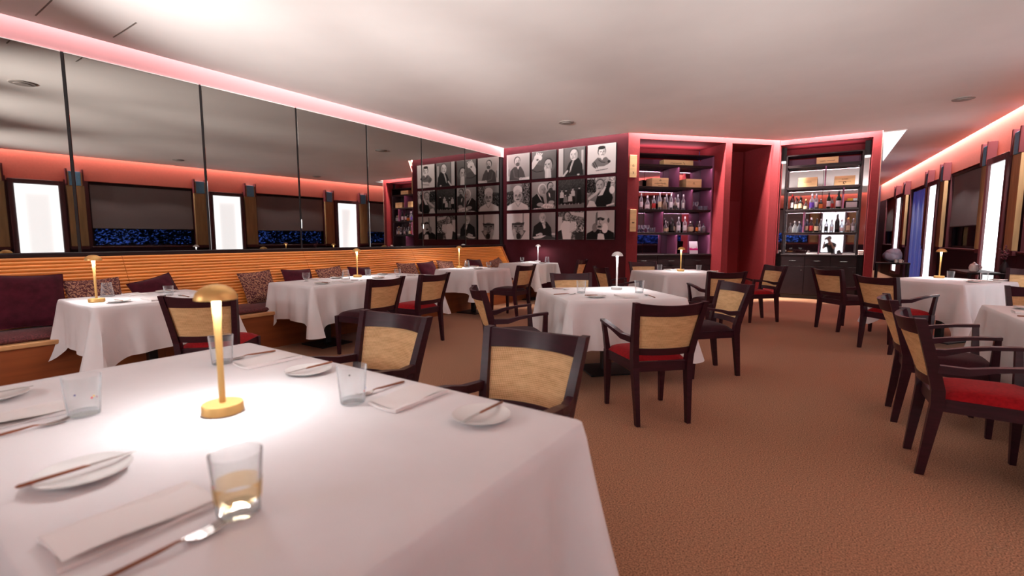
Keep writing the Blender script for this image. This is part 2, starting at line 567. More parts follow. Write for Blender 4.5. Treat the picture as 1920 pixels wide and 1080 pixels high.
bl = tag(empty('roller_blind', (0, YB, 0)), 'brown roller blind over the window behind the photographer, out of frame', 'blind', 'roller blinds')
MB().grid(lambda u, v: (-3.07 + u * 2.39, -.045 + .004 * math.sin(u * 9 + v * 3), 1.53 + v * 1.10), 24, 6).build('blind_cloth', 'blind', bl)
MB().tube([(-3.08, -.045, 2.655), (-.67, -.045, 2.655)], .032, 10).build('roller', 'cabdark', bl)
structure(MB().box(XC - .2, 3.6, YE - .05, YE + .1, 0, 3.68).build('wall_end', 'dado', smooth=False))
structure(MB().box(-6.4, P3[0], YP - .012, YP, 0, .09).build('baseboard_far', 'cabdark', smooth=False))

# bar wall, slanted half: local x along the wall, local y into it
A2 = math.atan2(P4[1] - P3[1], P4[0] - P3[0])
L2 = math.hypot(P4[0] - P3[0], P4[1] - P3[1])
F2 = Matrix.Translation((P3[0], P3[1], 0)) @ Matrix.Rotation(A2, 4, 'Z')
F3 = Matrix.Translation((-.3, 11.66, 0)) @ Matrix.Rotation(R(1.2), 4, 'Z') @ Matrix.Translation((.3, 0, 0))
b = MB()
b.box(0, .24, 0, 1.0, 0, 3.2).box(2.145, 2.29, 0, .9, 0, 3.2).box(3.225, L2 + .03, 0, .9, 0, 3.2)
b.box(0, L2 + .02, 0, 1.0, 3.2, 3.68)
b.box(.24, 2.145, .92, 1.0, 0, 3.2)
b.box(2.29, 3.225, .86, .95, 2.12, 3.2)
b.tf(F2)
structure(b.build('wall_bar_left', 'red', smooth=False), 'red wall with the left bar cabinet and the door recess')
b = MB()
b.box(P4[0], -1.14, 0, .8, 0, 3.2).box(.41, XC, 0, .8, 0, 3.68).box(P4[0], .41, 0, .8, 3.2, 3.68).box(P4[0], .41, .72, .8, 0, 3.2)
b.tf(F3)
b.box(.38, XC - .005, 12.3, YE, 0, 3.68)
structure(b.build('wall_bar_right', 'red', smooth=False), 'red wall around the right bar cabinet')
structure(MB().box(XC - .004, XC + .006, -.006, .006, 0, CEIL).tf(F3).build('trim_3', 'cornerstrip', smooth=False), 'thin pale corner strip on the red wall')
# door in the recess
d = empty('door_1'); d.matrix_world = F2
structure(d, 'dark red door in the recess')
MB().box(2.31, 3.2, .85, .90, .01, 2.10, .004).build('leaf', 'door', d, smooth=False)
MB().box(2.292, 2.312, .835, .90, 0, 2.12).box(3.2, 3.222, .835, .90, 0, 2.12).box(2.292, 3.222, .835, .90, 2.10, 2.122).build('door_frame', 'red', d, smooth=False)
MB().box(2.60, 2.63, .838, .85, 1.14, 1.30, .003).tube([(2.615, .845, 1.22), (2.615, .79, 1.22), (2.72, .785, 1.22)], .009).build('door_handle', 'chrome', d)['label'] = 'steel door handle on a plate'

# skylight panel at the passage
t = tag(empty('ceiling_light', (0, 0, CEIL)), 'bright white triangular light panel in the ceiling beside the right bar cabinet', 'light')
MB().prism([(.56, 11.69), (.90, 11.65), (.80, 16.05)], -.012, 0).build('diffuser', 'skylight', t, smooth=False)
b = MB()
for p, q in (((.90, 11.65), (.80, 16.05)), ((.56, 11.69), (.90, 11.65))):
    b.tube([(p[0], p[1], -.008), (q[0], q[1], -.008)], .010, 4)
b.build('rim', 'ceiling', t, smooth=False)
for i, (x, y) in enumerate(FILL_LAMPS):  # lamp bodies made up to carry the added fill spots
    t = tag(empty('added_fill_lamp', (x, y, 0)), 'added black fill lamp behind the photographer, the %s of three, out of frame' % ('left', 'middle', 'right')[i], 'lamp')
    MB().lathe([(.16, .001), (.16, .02), (.02, .035)], 28).build('base', 'black', t)
    MB().lathe([(.014, .03), (.014, 1.80)], 14).build('pole', 'black', t)
    MB().lathe([(.014, 1.78), (.05, 1.80), (.06, 1.86), (.055, 1.90), (.001, 1.90)], 24).build('head', 'black', t)
    MB().box(-.30, .30, .24, .25, 1.86, 1.995, .003).box(-.012, .012, .0, .245, 1.855, 1.875).build('visor', 'black', t, smooth=False)  # added shield keeps the ceiling fill off the far walls

# mirrors
edges = [-2.13, -.89, .35, 1.59, 2.83, 4.06, 5.28, 6.52, 7.76, 9.0]
names = ['out of sight', 'beyond the picture edge', 'at the picture edge, nearest to the viewer', 'second from the viewer, above the first banquette table', 'above the gap between the first two banquette tables',
         'above the lamp of the long banquette table', 'between the long table and the third banquette table', 'above the third banquette table', 'next to the photograph wall, above the corner cushions']
for i in range(1, 9):
    y0, y1 = edges[i] + .013, edges[i + 1] - .013
    m_ = MB().box(-6.474, XL, y0, y1, 1.130, 3.095, .002).build('wall_mirror', 'mirror', smooth=False)
    tag(m_, 'tall tinted wall mirror panel ' + names[i], 'mirror', 'mirror panels on the left wall')
    e = MB().box(-6.474, XL + .003, y0, y1, 3.096, 3.104).build('highlight_strip', 'edge', m_, smooth=False)  # pale strip paints in the light caught by the mirror's top edge
    e['label'] = 'pale painted highlight along the mirror edge'
    if i < 8:
        MB().box(-6.474, -6.458, y1 + .001, y1 + .025, 1.13, 3.1).build('seam_strip', 'black', m_, smooth=False)

# right wall: local x along the wall, local y into the room
AR = math.atan2(1, -.08)
FR = Matrix.Translation((3.12, 0, 0)) @ Matrix.Rotation(AR, 4, 'Z')
def rw(s, off=0, z=0):
    return FR @ Vector((s, off, z))
BOX_S = [-.95, 3.2, 7.3, 11.35, 15.45, 19.5]
WIN = [(-.1 + .02, 2.3), (4.15, 6.45), (8.2, 10.5), (12.25, 14.55), (16.35, 18.6), (20.4, 22.6)]
SILL, HEAD = 1.05, 2.70
b = MB()
lo, hi = MB(), MB()
DOORBAY = 4
xs = -2.9
for i, (a, c) in enumerate(WIN):
    b.box(xs, a, -.22, 0, 0, HEAD)
    if i != DOORBAY:
        b.box(a, c, -.22, 0, 0, SILL)
    xs = c
b.box(xs, 24.4, -.22, 0, 0, HEAD)
b.tf(FR)
structure(b.build('wall_right_piers', 'frame', smooth=False), 'dark maroon piers between the windows')
b = MB().box(-2.9, 24.4, -.22, 0, HEAD, 3.68)
for s_ in BOX_S:
    b.box(s_ - .49, s_ + .49, .0, .0015, 2.60, HEAD)
b.tf(FR)
structure(b.build('wall_right', 'coral', smooth=False), 'coral wall with lit panels and windows')
xs = -2.7
for i, (a, c) in enumerate(WIN):
    lo = MB()
    e = c if i != DOORBAY else a
    s0 = xs if i != DOORBAY + 1 else WIN[DOORBAY][1]
    lo.box(s0, e, 0, .03, 0, SILL - .02, .004)
    lo.tf(FR)
    structure(lo.build('trim_dado', 'dado', smooth=False), 'dark plum panelling below the windows')
    xs = e
for i, (a, c) in enumerate(WIN):
    w = empty('window_%d' % (i + 1)); w.matrix_world = FR
    structure(w)
    z0 = SILL if i != DOORBAY else .02
    fr = MB()
    fr.box(a, a + .06, -.18, -.10, z0, HEAD).box(c - .06, c, -.18, -.10, z0, HEAD).box(a, c, -.18, -.10, z0, z0 + .06).box(a, c, -.18, -.10, HEAD - .06, HEAD)
    fr.build('window_frame', 'cabdark', w, smooth=False)
    MB().box(a + .05, c - .05, -.142, -.138, z0 + .05, HEAD - .05).build('pane', 'window', w, smooth=False)
    if i != DOORBAY:
        MB().box(a - .03, c + .03, -.10, .05, SILL - .02, SILL + .015, .004).build('window_sill', 'frame', w, smooth=False)
        bl = empty('roller_blind'); bl.matrix_world = FR
        desc = ['beyond the picture edge', 'over the window between the first and second lit panels', 'over the window between the second and third lit panels', 'over the window behind the right-hand lamp table', '', 'over the farthest window down the passage'][i]
        tag(bl, 'brown roller blind half lowered ' + desc, 'blind', 'roller blinds on the right wall')
        n = 24
        MB().grid(lambda u, v: (a + .03 + u * (c - a - .06), -.045 + .004 * math.sin(u * 9 + v * 3), 1.53 + v * 1.10), n, 6).build('blind_cloth', 'blind', bl)
        MB().tube([(a + .02, -.045, 2.655), (c - .02, -.045, 2.655)], .032, 10).build('roller', 'cabdark', bl)
        MB().box(a + .03, c - .03, -.056, -.036, 1.512, 1.534, .003).build('hem_bar', 'cabdark', bl, smooth=False)
    else:
        cu = empty('door_curtain'); cu.matrix_world = FR
        tag(cu, 'blue glowing sheer curtain at the tall glass door down the passage', 'curtain')
        MB().grid(lambda u, v: (a + .08 + u * (c - a - .16), -.07 + .032 * math.sin(u * 75) * (1 + .3 * math.sin(u * 23)), .05 + v * 2.56), 220, 2).build('curtain_cloth', 'curtain', cu)
        MB().tube([(a + .04, -.07, 2.63), (c - .04, -.07, 2.63)], .012, 8).build('rail', 'cabdark', cu)
panel_names = ['out of frame', 'largest in the mirror', 'second in the mirror', 'behind the right tables', 'second down the passage', 'farthest down the passage']
for i, s in enumerate(BOX_S):
    t = empty('light_panel'); t.matrix_world = FR @ Matrix.Translation((s, 0, 0))
    tag(t, 'tall white glowing wall panel in a maroon case ' + panel_names[i], 'light', 'lit panels on the right wall')
    D = .14
    f_ = MB()
    f_.box(-.47, -.375, .002, D, .16, 2.64, .004).box(.375, .47, .002, D, .16, 2.64, .004).box(-.375, .375, .002, D, 2.53, 2.64, .004).box(-.375, .375, .002, D, .16, .25, .004)
    f_.box(-.375, .375, .002, .03, .25, 2.53)
    f_.build('case', 'frame', t, smooth=False)
    # diffuser built with local y across the panel so the rim glow follows its edges
    dm = MB().box(.031, .10, -.374, .374, .251, 2.529).build('diffuser', 'lightbox', t, smooth=False)
    dm.rotation_euler = (0, 0, PI / 2)
    dm.location = (0, 0, 0)
    for k in (-1, 1):
        pl_ = empty('pilaster'); pl_.matrix_world = FR @ Matrix.Translation((s + k * .69, 0, 0))
        side = 'near' if k < 0 else 'far'
        tag(pl_, 'oak pilaster with blue head, %s side of the lit panel %s' % (side, panel_names[i]), 'pilaster', 'pilasters on the right wall')
        MB().box(-.165, .165, .031, .10, 1.08, 2.56, .003).build('oak_board', 'oak', pl_, smooth=False)
        MB().box(-.11, .11, .002, .115, 2.565, 2.90, .003).build('blue_block', 'teal', pl_, smooth=False)
        for q in (-1, 1):
            MB().box(min(q * .112, q * .132), max(q * .112, q * .132), .002, .112, 2.565, 2.88).build('gold_strip', 'goldfin', pl_, smooth=False)
            MB().box(min(q * .134, q * .166), max(q * .134, q * .166), .002, .135, 2.565, 2.96, .002).build('red_fin', 'redfin', pl_, smooth=False)
        MB().box(-.17, .17, .031, .09, 1.0, 1.075, .003).build('foot_block', 'frame', pl_, smooth=False)
# lit panel and pilasters on the wall behind the camera (one in the bar mirror, one added as frontal light)
for x, nm in ((.30, 'directly behind the photographer, seen in the bar mirror'), (-4.1, 'added at the left behind the photographer, out of frame')):
    t = tag(empty('light_panel', (x, YB, 0)), 'tall white glowing wall panel ' + nm, 'light')
    f_ = MB()
    f_.box(-.52, -.415, .002, .14, .16, 2.66, .004).box(.415, .52, .002, .14, .16, 2.66, .004).box(-.415, .415, .002, .14, 2.55, 2.66, .004).box(-.415, .415, .002, .14, .16, .25, .004)
    f_.build('case', 'frame', t, smooth=False)
    dm = MB().box(.02, .10, -.414, .414, .251, 2.549).build('diffuser', 'lightbox', t, smooth=False)
    dm.rotation_euler = (0, 0, PI / 2)
    for k in (-1, 1):
        pl_ = tag(empty('pilaster', (x + k * .74, YB, 0)), 'oak pilaster %s of the lit panel %s' % ('left' if k < 0 else 'right', nm.split(',')[0]), 'pilaster')
        MB().box(-.165, .165, .031, .10, 1.08, 2.56, .003).build('oak_board', 'oak', pl_, smooth=False)
        MB().box(-.11, .11, .002, .115, 2.565, 2.90, .003).build('blue_block', 'teal', pl_, smooth=False)
        for q in (-1, 1):
            MB().box(min(q * .134, q * .166), max(q * .134, q * .166), .002, .135, 2.565, 2.96, .002).build('red_fin', 'redfin', pl_, smooth=False)
structure(MB().box(-6.4, 3.2, YB, YB + .03, 0, 1.0).build('trim_near_dado', 'dado', smooth=False))
# dark hedge outside
hb = MB()
r2 = random.Random(3)
for i in range(130000):
    s = r2.uniform(-3, 15.5); o_ = -.7 - 1.3 * r2.random() ** 1.5; z = r2.uniform(.1, 2.5 + .5 * math.sin(s * 1.7))
    a, e, q = r2.uniform(0, 6.28), r2.choice((-1, 1)) * r2.uniform(.7, 1.5), r2.uniform(.018, .046)
    M_ = FR @ Matrix.Translation((s, o_, z)) @ Matrix.Rotation(a, 4, 'Z') @ Matrix.Rotation(e, 4, 'X')
    hb.add([M_ @ Vector(p) for p in ((-q, 0, 0), (0, -q * .55, 0), (q, 0, 0), (0, q * .55, 0))], [(0, 1, 2, 3)])
for i in range(16000):
    x, y, z = r2.uniform(-4, .5), YB - .8 - r2.random(), r2.uniform(.1, 2.6)
    a, e, q = r2.uniform(0, 6.28), r2.choice((-1, 1)) * r2.uniform(.7, 1.5), r2.uniform(.025, .06)
    M_ = Matrix.Translation((x, y, z)) @ Matrix.Rotation(a, 4, 'Z') @ Matrix.Rotation(e, 4, 'X')
    hb.add([M_ @ Vector(p) for p in ((-q, 0, 0), (0, -q * .55, 0), (q, 0, 0), (0, q * .55, 0))], [(0, 1, 2, 3)])
h_ = hb.build('hedge', 'leaf', smooth=False)
tag(h_, 'dark leafy hedge outside the windows', 'hedge'); h_['kind'] = 'stuff'
structure(MB().add([FR @ Vector(p) for p in ((-6, -12, -.02), (30, -12, -.02), (30, -.22, -.02), (-6, -.22, -.02))], [(0, 1, 2, 3)]).build('ground', 'leaf', smooth=False))

# ------------------------------------------------------------------ banquette
bq = tag(empty('banquette', (0, 0, 0)), 'long built-in wooden bench with ribbed orange back along the mirror wall', 'bench')
secs = [-2.55, -.2, 1.9, 4.0, 6.1, 8.85]
for a, c in zip(secs[:-1], secs[1:]):
    MB().loft([[( -6.40, y, 1.084), (-6.36, y, 1.084), (-5.98, y, .40), (-6.40, y, .40)] for y in (a + .001, c - .001)]).build('back_panel', 'ridge', bq, smooth=False)
    N = 20
    for k in range(N):                                # half-round ribs up the sloping back
        t0, t1 = k / N, (k + 1) / N
        p0 = Vector((-6.357, 0, 1.083)).lerp(Vector((-5.975, 0, .42)), t0)
        p1 = Vector((-6.357, 0, 1.083)).lerp(Vector((-5.975, 0, .42)), t1)
        nrm = Vector((.872, 0, .50))
        mid, hx = (p0 + p1) / 2, (p1 - p0) / 2
        ring = []
        for j in range(7):
            an = PI * j / 6
            ring.append(mid - hx * math.cos(an) * .97 + nrm * (.0195 * math.sin(an)))
        MB().loft([[(q.x, y, q.z) for q in ring] for y in (a + .002, c - .002)]).build('rib', 'ridge', bq, ang=50)
    MB().box(-5.42, -5.40, a + .001, c - .001, 0, .385).build('front_panel', 'benchwood', bq, smooth=False)
    MB().box(-5.48, -5.385, a + .001, c - .001, .386, .425, .006).build('seat_edge', 'benchedge', bq, smooth=False)
    MB().box(-6.02, -5.44, a + .003, c - .003, .426, .475, .018).build('seat_pad', 'benchfab', bq, ang=50)
MB().loft([[(-6.40, y, 1.09), (-6.325, y, 1.09), (-5.94, y, .38), (-5.39, y, .38), (-5.39, y, 0), (-6.40, y, 0)] for y in (8.852, 8.90)]).build('end_panel', 'benchwood', bq, smooth=False)

def cushion(y, x, z, w, h, t, m, tilt, roll, label):
    """stuffed square cushion leaning on the back"""
    b = MB()
    n = 14
    def f(sgn):
        def q(u, v):
            a, c = 2 * u - 1, 2 * v - 1
            k = max(0, 1 - abs(a) ** 2.6) ** .55 * max(0, 1 - abs(c) ** 2.6) ** .55
            pin = 1 - .07 * (1 - a * a) * abs(c) ** 3
            pin2 = 1 - .07 * (1 - c * c) * abs(a) ** 3
            return (sgn * t / 2 * k * (1 + .08 * math.sin(5 * a + 3 * c)), w / 2 * a * pin2, h / 2 * c * pin)
        return q
    b.grid(f(1), n, n).grid(f(-1), n, n)
    o = b.build('cushion', m, None, (x, y, z), (roll, tilt, 0), ang=80)
    o.rotation_mode = 'XYZ'
    tag(o, label, 'cushion', 'cushions along the banquette')
    pc = []
    for k in range(41):
        an = k / 40 * 4
        e = int(an) % 4; f_ = 2 * (an - int(an)) - 1
        pc.append([(0, f_ * w / 2 * .985, -h / 2 * (1 - .07 * (1 - f_ * f_))), (0, w / 2 * (1 - .07 * (1 - f_ * f_)), f_ * h / 2 * .985), (0, -f_ * w / 2 * .985, h / 2 * (1 - .07 * (1 - f_ * f_))), (0, -w / 2 * (1 - .07 * (1 - f_ * f_)), -f_ * h / 2 * .985)][e])
    MB().tube(pc, .005, 5).build('piping', m, o)
    return o
CU = [(1.09, .52, 'velvet', -.05, 'large plain maroon cushion at the picture edge, left of the first banquette table'),
      (1.57, .44, 'zig', .02, 'zigzag cushion behind the lamp of the first banquette table'),
      (2.09, .42, 'velvet', .25, 'plain maroon cushion tilted behind the glass of the first banquette table'),
      (3.17, .42, 'zig', .06, 'zigzag cushion left of the long banquette table'),
      (3.72, .42, 'velvet', -.04, 'plain maroon cushion behind the goblet on the long banquette table'),
      (4.24, .42, 'zig', .10, 'zigzag cushion left of the lamp on the long banquette table'),
      (4.74, .40, 'velvet', -.08, 'plain maroon cushion behind the lamp on the long banquette table'),
      (5.72, .42, 'zig', -.05, 'zigzag cushion left of the third banquette table'),
      (6.20, .42, 'velvet', .06, 'plain maroon cushion left of the lamp on the third banquette table'),
      (6.68, .42, 'zig', -.10, 'zigzag cushion behind the lamp on the third banquette table'),
      (7.55, .42, 'velvet', -.08, 'plain maroon cushion right of the third banquette table'),
      (8.30, .40, 'zig', .20, 'zigzag cushion in the corner by the photograph wall')]
for y, sz, m, roll, lb in CU:
    cushion(y, -5.995, .475 + sz * .455, sz, sz, .15, m, R(-27), roll, lb)

# ------------------------------------------------------------------ tables and cloths
TOP = .755
def table(cx, cy, w, d, rot, drop, seed, tlabel, clabel, cols=1):
    t = tag(empty('dining_table', (cx, cy, 0), rot), tlabel, 'table')
    MB().box(-w / 2 + .012, w / 2 - .012, -d / 2 + .012, d / 2 - .012, .718, .747, .006).build('tabletop', 'darkwood', t, smooth=False)
    offs = [0] if cols == 1 else [-max(w, d) * .27, max(w, d) * .27]
    for o in offs:
        ox, oy = (o, 0) if w >= d else (0, o)
        MB().box(ox - .035, ox + .035, oy - .035, oy + .035, .016, .70, .006).build('column', 'black', t, smooth=False)
        MB().box(ox - .21, ox + .21, oy - .21, oy + .21, .001, .015, .004).build('base_plate', 'black', t, smooth=False)
        MB().box(ox - .20, ox + .20, oy - .03, oy + .03, .70, .717, .004).build('cross_arm', 'black', t, smooth=False)
    # cloth
    r = random.Random(seed)
    per = []
    cr = .018
    hw, hd = w / 2 + .004, d / 2 + .004
    sides = [((-hw, -hd), (hw, -hd), (0, -1)), ((hw, -hd), (hw, hd), (1, 0)), ((hw, hd), (-hw, hd), (0, 1)), ((-hw, hd), (-hw, -hd), (-1, 0))]
    s_acc = 0
    for i, (a, b, n) in enumerate(sides):
        L = math.hypot(b[0] - a[0], b[1] - a[1])
        tx, ty = (b[0] - a[0]) / L, (b[1] - a[1]) / L
        n2 = sides[(i + 1) % 4][2]
        m = max(30, int(L / .026))
        for k in range(m + 1):
            q = cr + (L - 2 * cr) * k / m
            per.append((a[0] + tx * q, a[1] + ty * q, n[0], n[1], min(q, L - q), s_acc + q, i))
        for k in range(1, 6):
            an = k / 6 * PI / 2
            nx, ny = n[0] * math.cos(an) + n2[0] * math.sin(an), n[1] * math.cos(an) + n2[1] * math.sin(an)
            cx_, cy_ = b[0] - tx * cr + 0, b[1] - ty * cr + 0
            cx_ -= n[0] * cr; cy_ -= n[1] * cr
            per.append((cx_ + nx * cr, cy_ + ny * cr, nx, ny, 0., s_acc + L, i))
        s_acc += L
    ph = [r.uniform(0, 6.28) for _ in range(8)]
    am = [r.uniform(.6, 1.3) for _ in range(8)]
    N = len(per)
    vs = [(0, 0, TOP)]
    fs = []
    rings = []
    for sc in (.35, .7, .93):
        rings.append([(p[0] * sc, p[1] * sc, TOP + .0006 * math.sin(p[5] * 9 + sc * 7)) for p in per])
    rings.append([(p[0] * .996, p[1] * .996, TOP) for p in per])
    rings.append([(p[0] + p[2] * .004, p[1] + p[3] * .004, TOP - .004) for p in per])
    T = 16
    for j in range(1, T + 1):
        t_ = j / T
        ring = []
        for p in per:
            a = p[4]
            fold = .125 * math.exp(-(a / .055) ** 2) - .035 * math.exp(-((a - .14) / .06) ** 2) + .03 * math.exp(-((a - .27) / .07) ** 2)
            wv = .011 * am[0] * math.sin(p[5] * 14 + ph[0]) + .009 * am[1] * math.sin(p[5] * 23 + ph[1] + 1.5 * t_) + .006 * am[2] * math.sin(p[5] * 41 + ph[2])
            base = .010 + .018 * t_
            off = base + (t_ ** 1.15) * (fold * (.85 + .3 * math.sin(ph[3 + p[6] % 4])) + wv)
            off = max(off, .004)
            D = drop * (1 + .36 * math.exp(-(a / .12) ** 2) + .03 * math.sin(p[5] * 5 + ph[7]))
            z = TOP - .004 - D * t_
            # the free corner swings sideways a little
            sw = .05 * math.exp(-(a / .09) ** 2) * t_ ** 2 * math.sin(ph[4 + p[6] % 4])
            ring.append((p[0] + p[2] * off - p[3] * sw, p[1] + p[3] * off + p[2] * sw, z))
        rings.append(ring)
    for rg in rings:
        vs += rg
    for i in range(N):
        fs.append((0, 1 + i, 1 + (i + 1) % N))
    for k in range(len(rings) - 1):
        for i in range(N):
            j = (i + 1) % N
            fs.append((1 + k * N + i, 1 + (k + 1) * N + i, 1 + (k + 1) * N + j, 1 + k * N + j))
    o = MB().add(vs, fs).build('tablecloth', 'cloth', None, (cx, cy, 0), rot, ang=60)
    tag(o, clabel, 'tablecloth', 'white tablecloths')
    return t

TN = {}
TN['A'] = 'nearest table'
TN['B'] = 'first banquette table'
TN['C'] = 'long banquette table'
TN['D'] = 'third banquette table'
TN['E'] = 'corner table'
TN['F'] = 'middle table'
TN['G'] = 'left bar table'
TN['H'] = 'right lamp table'
TN['I'] = 'right lampless table'
TLONG = dict(A='nearest one with the big gold lamp', B='first one along the banquette', C='long one along the banquette', D='third one along the banquette', E='corner one below the photographs',
             F='middle one with the white lamp', G='one before the left bar cabinet', H='right one with the gold lamp', I='right one without a lamp')
TABS = dict(A=(-1.49, .675, 1.82, 1.05, 0, .50), B=(-5.02, 1.665, .90, .97, 0, .38), C=(-5.075, 4.0, .85, 1.95, 0, .40), D=(-5.175, 6.42, .85, .95, 0, .36),
            E=(-5.36, 8.50, .90, .86, 0, .38), F=(-1.82, 4.265, 1.06, 1.06, R(45), .40), G=(-2.0, 7.55, 1.10, 1.10, R(45), .40),
            H=(1.09, 7.91, .92, 1.04, R(-35.6), .42), I=(1.50, 4.12, 1.02, 2.1, R(2.2), .44))
for i, (k, a) in enumerate(TABS.items()):
    table(*a, 20 + i, 'dark pedestal table under a white cloth, the ' + TLONG[k], 'white tablecloth draped over the ' + TLONG[k], 2 if max(a[2], a[3]) > 1.5 else 1)

# ------------------------------------------------------------------ chairs
CH = .855
_chair = {}
def chair_meshes(arms):
    if arms in _chair:
        return _chair[arms]
    yb = lambda z: -.265 + (.05 * z / .44 if z < .44 else .05 - .105 * ((z - .44) / .40) ** 1.15)
    xb = lambda z: .185 + .012 * (z / .44) if z < .44 else .197 + .043 * (z - .44) / .40
    P = {}
    for s in (-1, 1):
        secs = []
        for z in (0, .2, .40, .48, .60, .72, CH):
            th = .015 + .008 * min(1, z / .4) - .004 * max(0, (z - .5) / .36)
            secs.append((s * xb(z), yb(z), z, th * .92, th * 1.25))
        P['rear_leg', s] = MB().rings_xy(secs).mesh('rear_leg', 'mahog', False)
        P['front_leg', s] = MB().rings_xy([(s * .222, .205, 0, .014, .014), (s * .224, .203, .38, .024, .025), (s * .224, .203, .43, .024, .025)]).mesh('front_leg', 'mahog', False)
    def rail(z0, z1, th, bulge, grow=.0):
        rings = []
        for i in range(13):
            u = -1 + i / 6
            zc = (z0 + z1) / 2
            o = -bulge * (1 - u * u)
            lift = grow * u * u
            r_ = []
            for z, q in ((z0, -th / 2), (z0, th / 2), (z1 + lift, th / 2), (z1 + lift, -th / 2)):
                r_.append((u * (xb(z) - .010), yb(z) + o + q, z))
            rings.append(r_)
        return MB().loft(rings)
    P['top_rail', 0] = rail(.765, CH - .017, .024, .066, .014).mesh('top_rail', 'mahog', True, 30)
    P['lower_rail', 0] = rail(.487, .535, .024, .040).mesh('lower_rail', 'mahog', True, 30)
    b = MB()
    for sg in (0, 1):
        b.grid(lambda u, v: ((2 * u - 1) * (xb(.53 + .242 * v) - .016), yb(.53 + .242 * v) - (.040 + .026 * v) * (1 - (2 * u - 1) ** 2) + (.005 if sg else -.005), .53 + .242 * v), 14, 6)
    P['cane_panel', 0] = b.mesh('cane_panel', 'cane', True, 80)
    # seat frame: front, back and side rails round the trapezoid seat
    b = MB()
    fx, rx, fy, ry = .224, .19, .205, -.215
    def bar(x0, y0, x1, y1, th, z0, z1):
        d = Vector((x1 - x0, y1 - y0, 0)).normalized(); n = Vector((-d.y, d.x, 0)) * th / 2
        b.loft([[(x + n.x * k, y + n.y * k, z) for k, z in ((-1, z0), (1, z0), (1, z1), (-1, z1))] for x, y in ((x0, y0), (x1, y1))])
    bar(-fx, fy, fx, fy, .024, .365, .432); bar(-rx, ry, rx, ry, .024, .365, .432)
    bar(-fx, fy, -rx, ry, .024, .365, .432); bar(fx, fy, rx, ry, .024, .365, .432)
    P['seat_frame', 0] = b.mesh('seat_frame', 'mahog', False)
    b = MB()
    n = 12
    def seat(u, v):
        a, c = 2 * u - 1, 2 * v - 1
        hx = (rx + .008) + (fx + .012 - rx - .008) * v
        k = max(0, 1 - abs(a) ** 4) ** .5 * max(0, 1 - abs(c) ** 4) ** .5
        bow = .022 * (1 - a * a) if c > .99 else 0
        return (a * hx, ry + .018 + (fy + .018 - ry - .018) * v + .02 * (1 - a * a) * v ** 3, .433 + .052 * k)
    b.grid(seat, n, n)
    b.grid(lambda u, v: (lambda q: (q[0], q[1], .432))(seat(u, v)), 1, 1)
    P['seat', 0] = b.mesh('seat', 'seatred', True, 60)
    if arms:
        for s in (-1, 1):
            secs = []
            for y, z, hx, hz, x in ((-.232, .600, .015, .026, .222), (-.12, .603, .017, .024, .246), (-.03, .628, .020, .016, .261), (.08, .646, .021, .0125, .268), (.212, .658, .021, .0125, .266)):
                secs.append([(s * x - hx, y, z - hz), (s * x + hx, y, z - hz), (s * x + hx, y, z + hz * .6), (s * x - hx, y, z + hz * .6)])
            P['arm', s] = MB().loft(secs).mesh('arm', 'mahog', False)
            P['arm_support', s] = MB().rings_xy([(s * .230, .198, .433, .019, .021), (s * .248, .196, .55, .016, .018), (s * .264, .194, .647, .016, .016)]).mesh('arm_support', 'mahog', False)
    _chair[arms] = P
    return P
def chair(x, y, f, seat, arms, label, group):
    """f = direction the sitter faces"""
    rot = math.atan2(f[1], f[0]) - PI / 2
    root = tag(empty('armchair' if arms else 'side_chair', (x, y, 0), rot), label, 'chair', group)
    for (nm, s), me in chair_meshes(arms).items():
        o = link(nm, me, root)
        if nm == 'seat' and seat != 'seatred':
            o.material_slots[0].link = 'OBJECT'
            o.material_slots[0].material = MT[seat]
    return root
GA = 'cane-backed armchairs'
GS = 'cane-backed side chairs without arms'
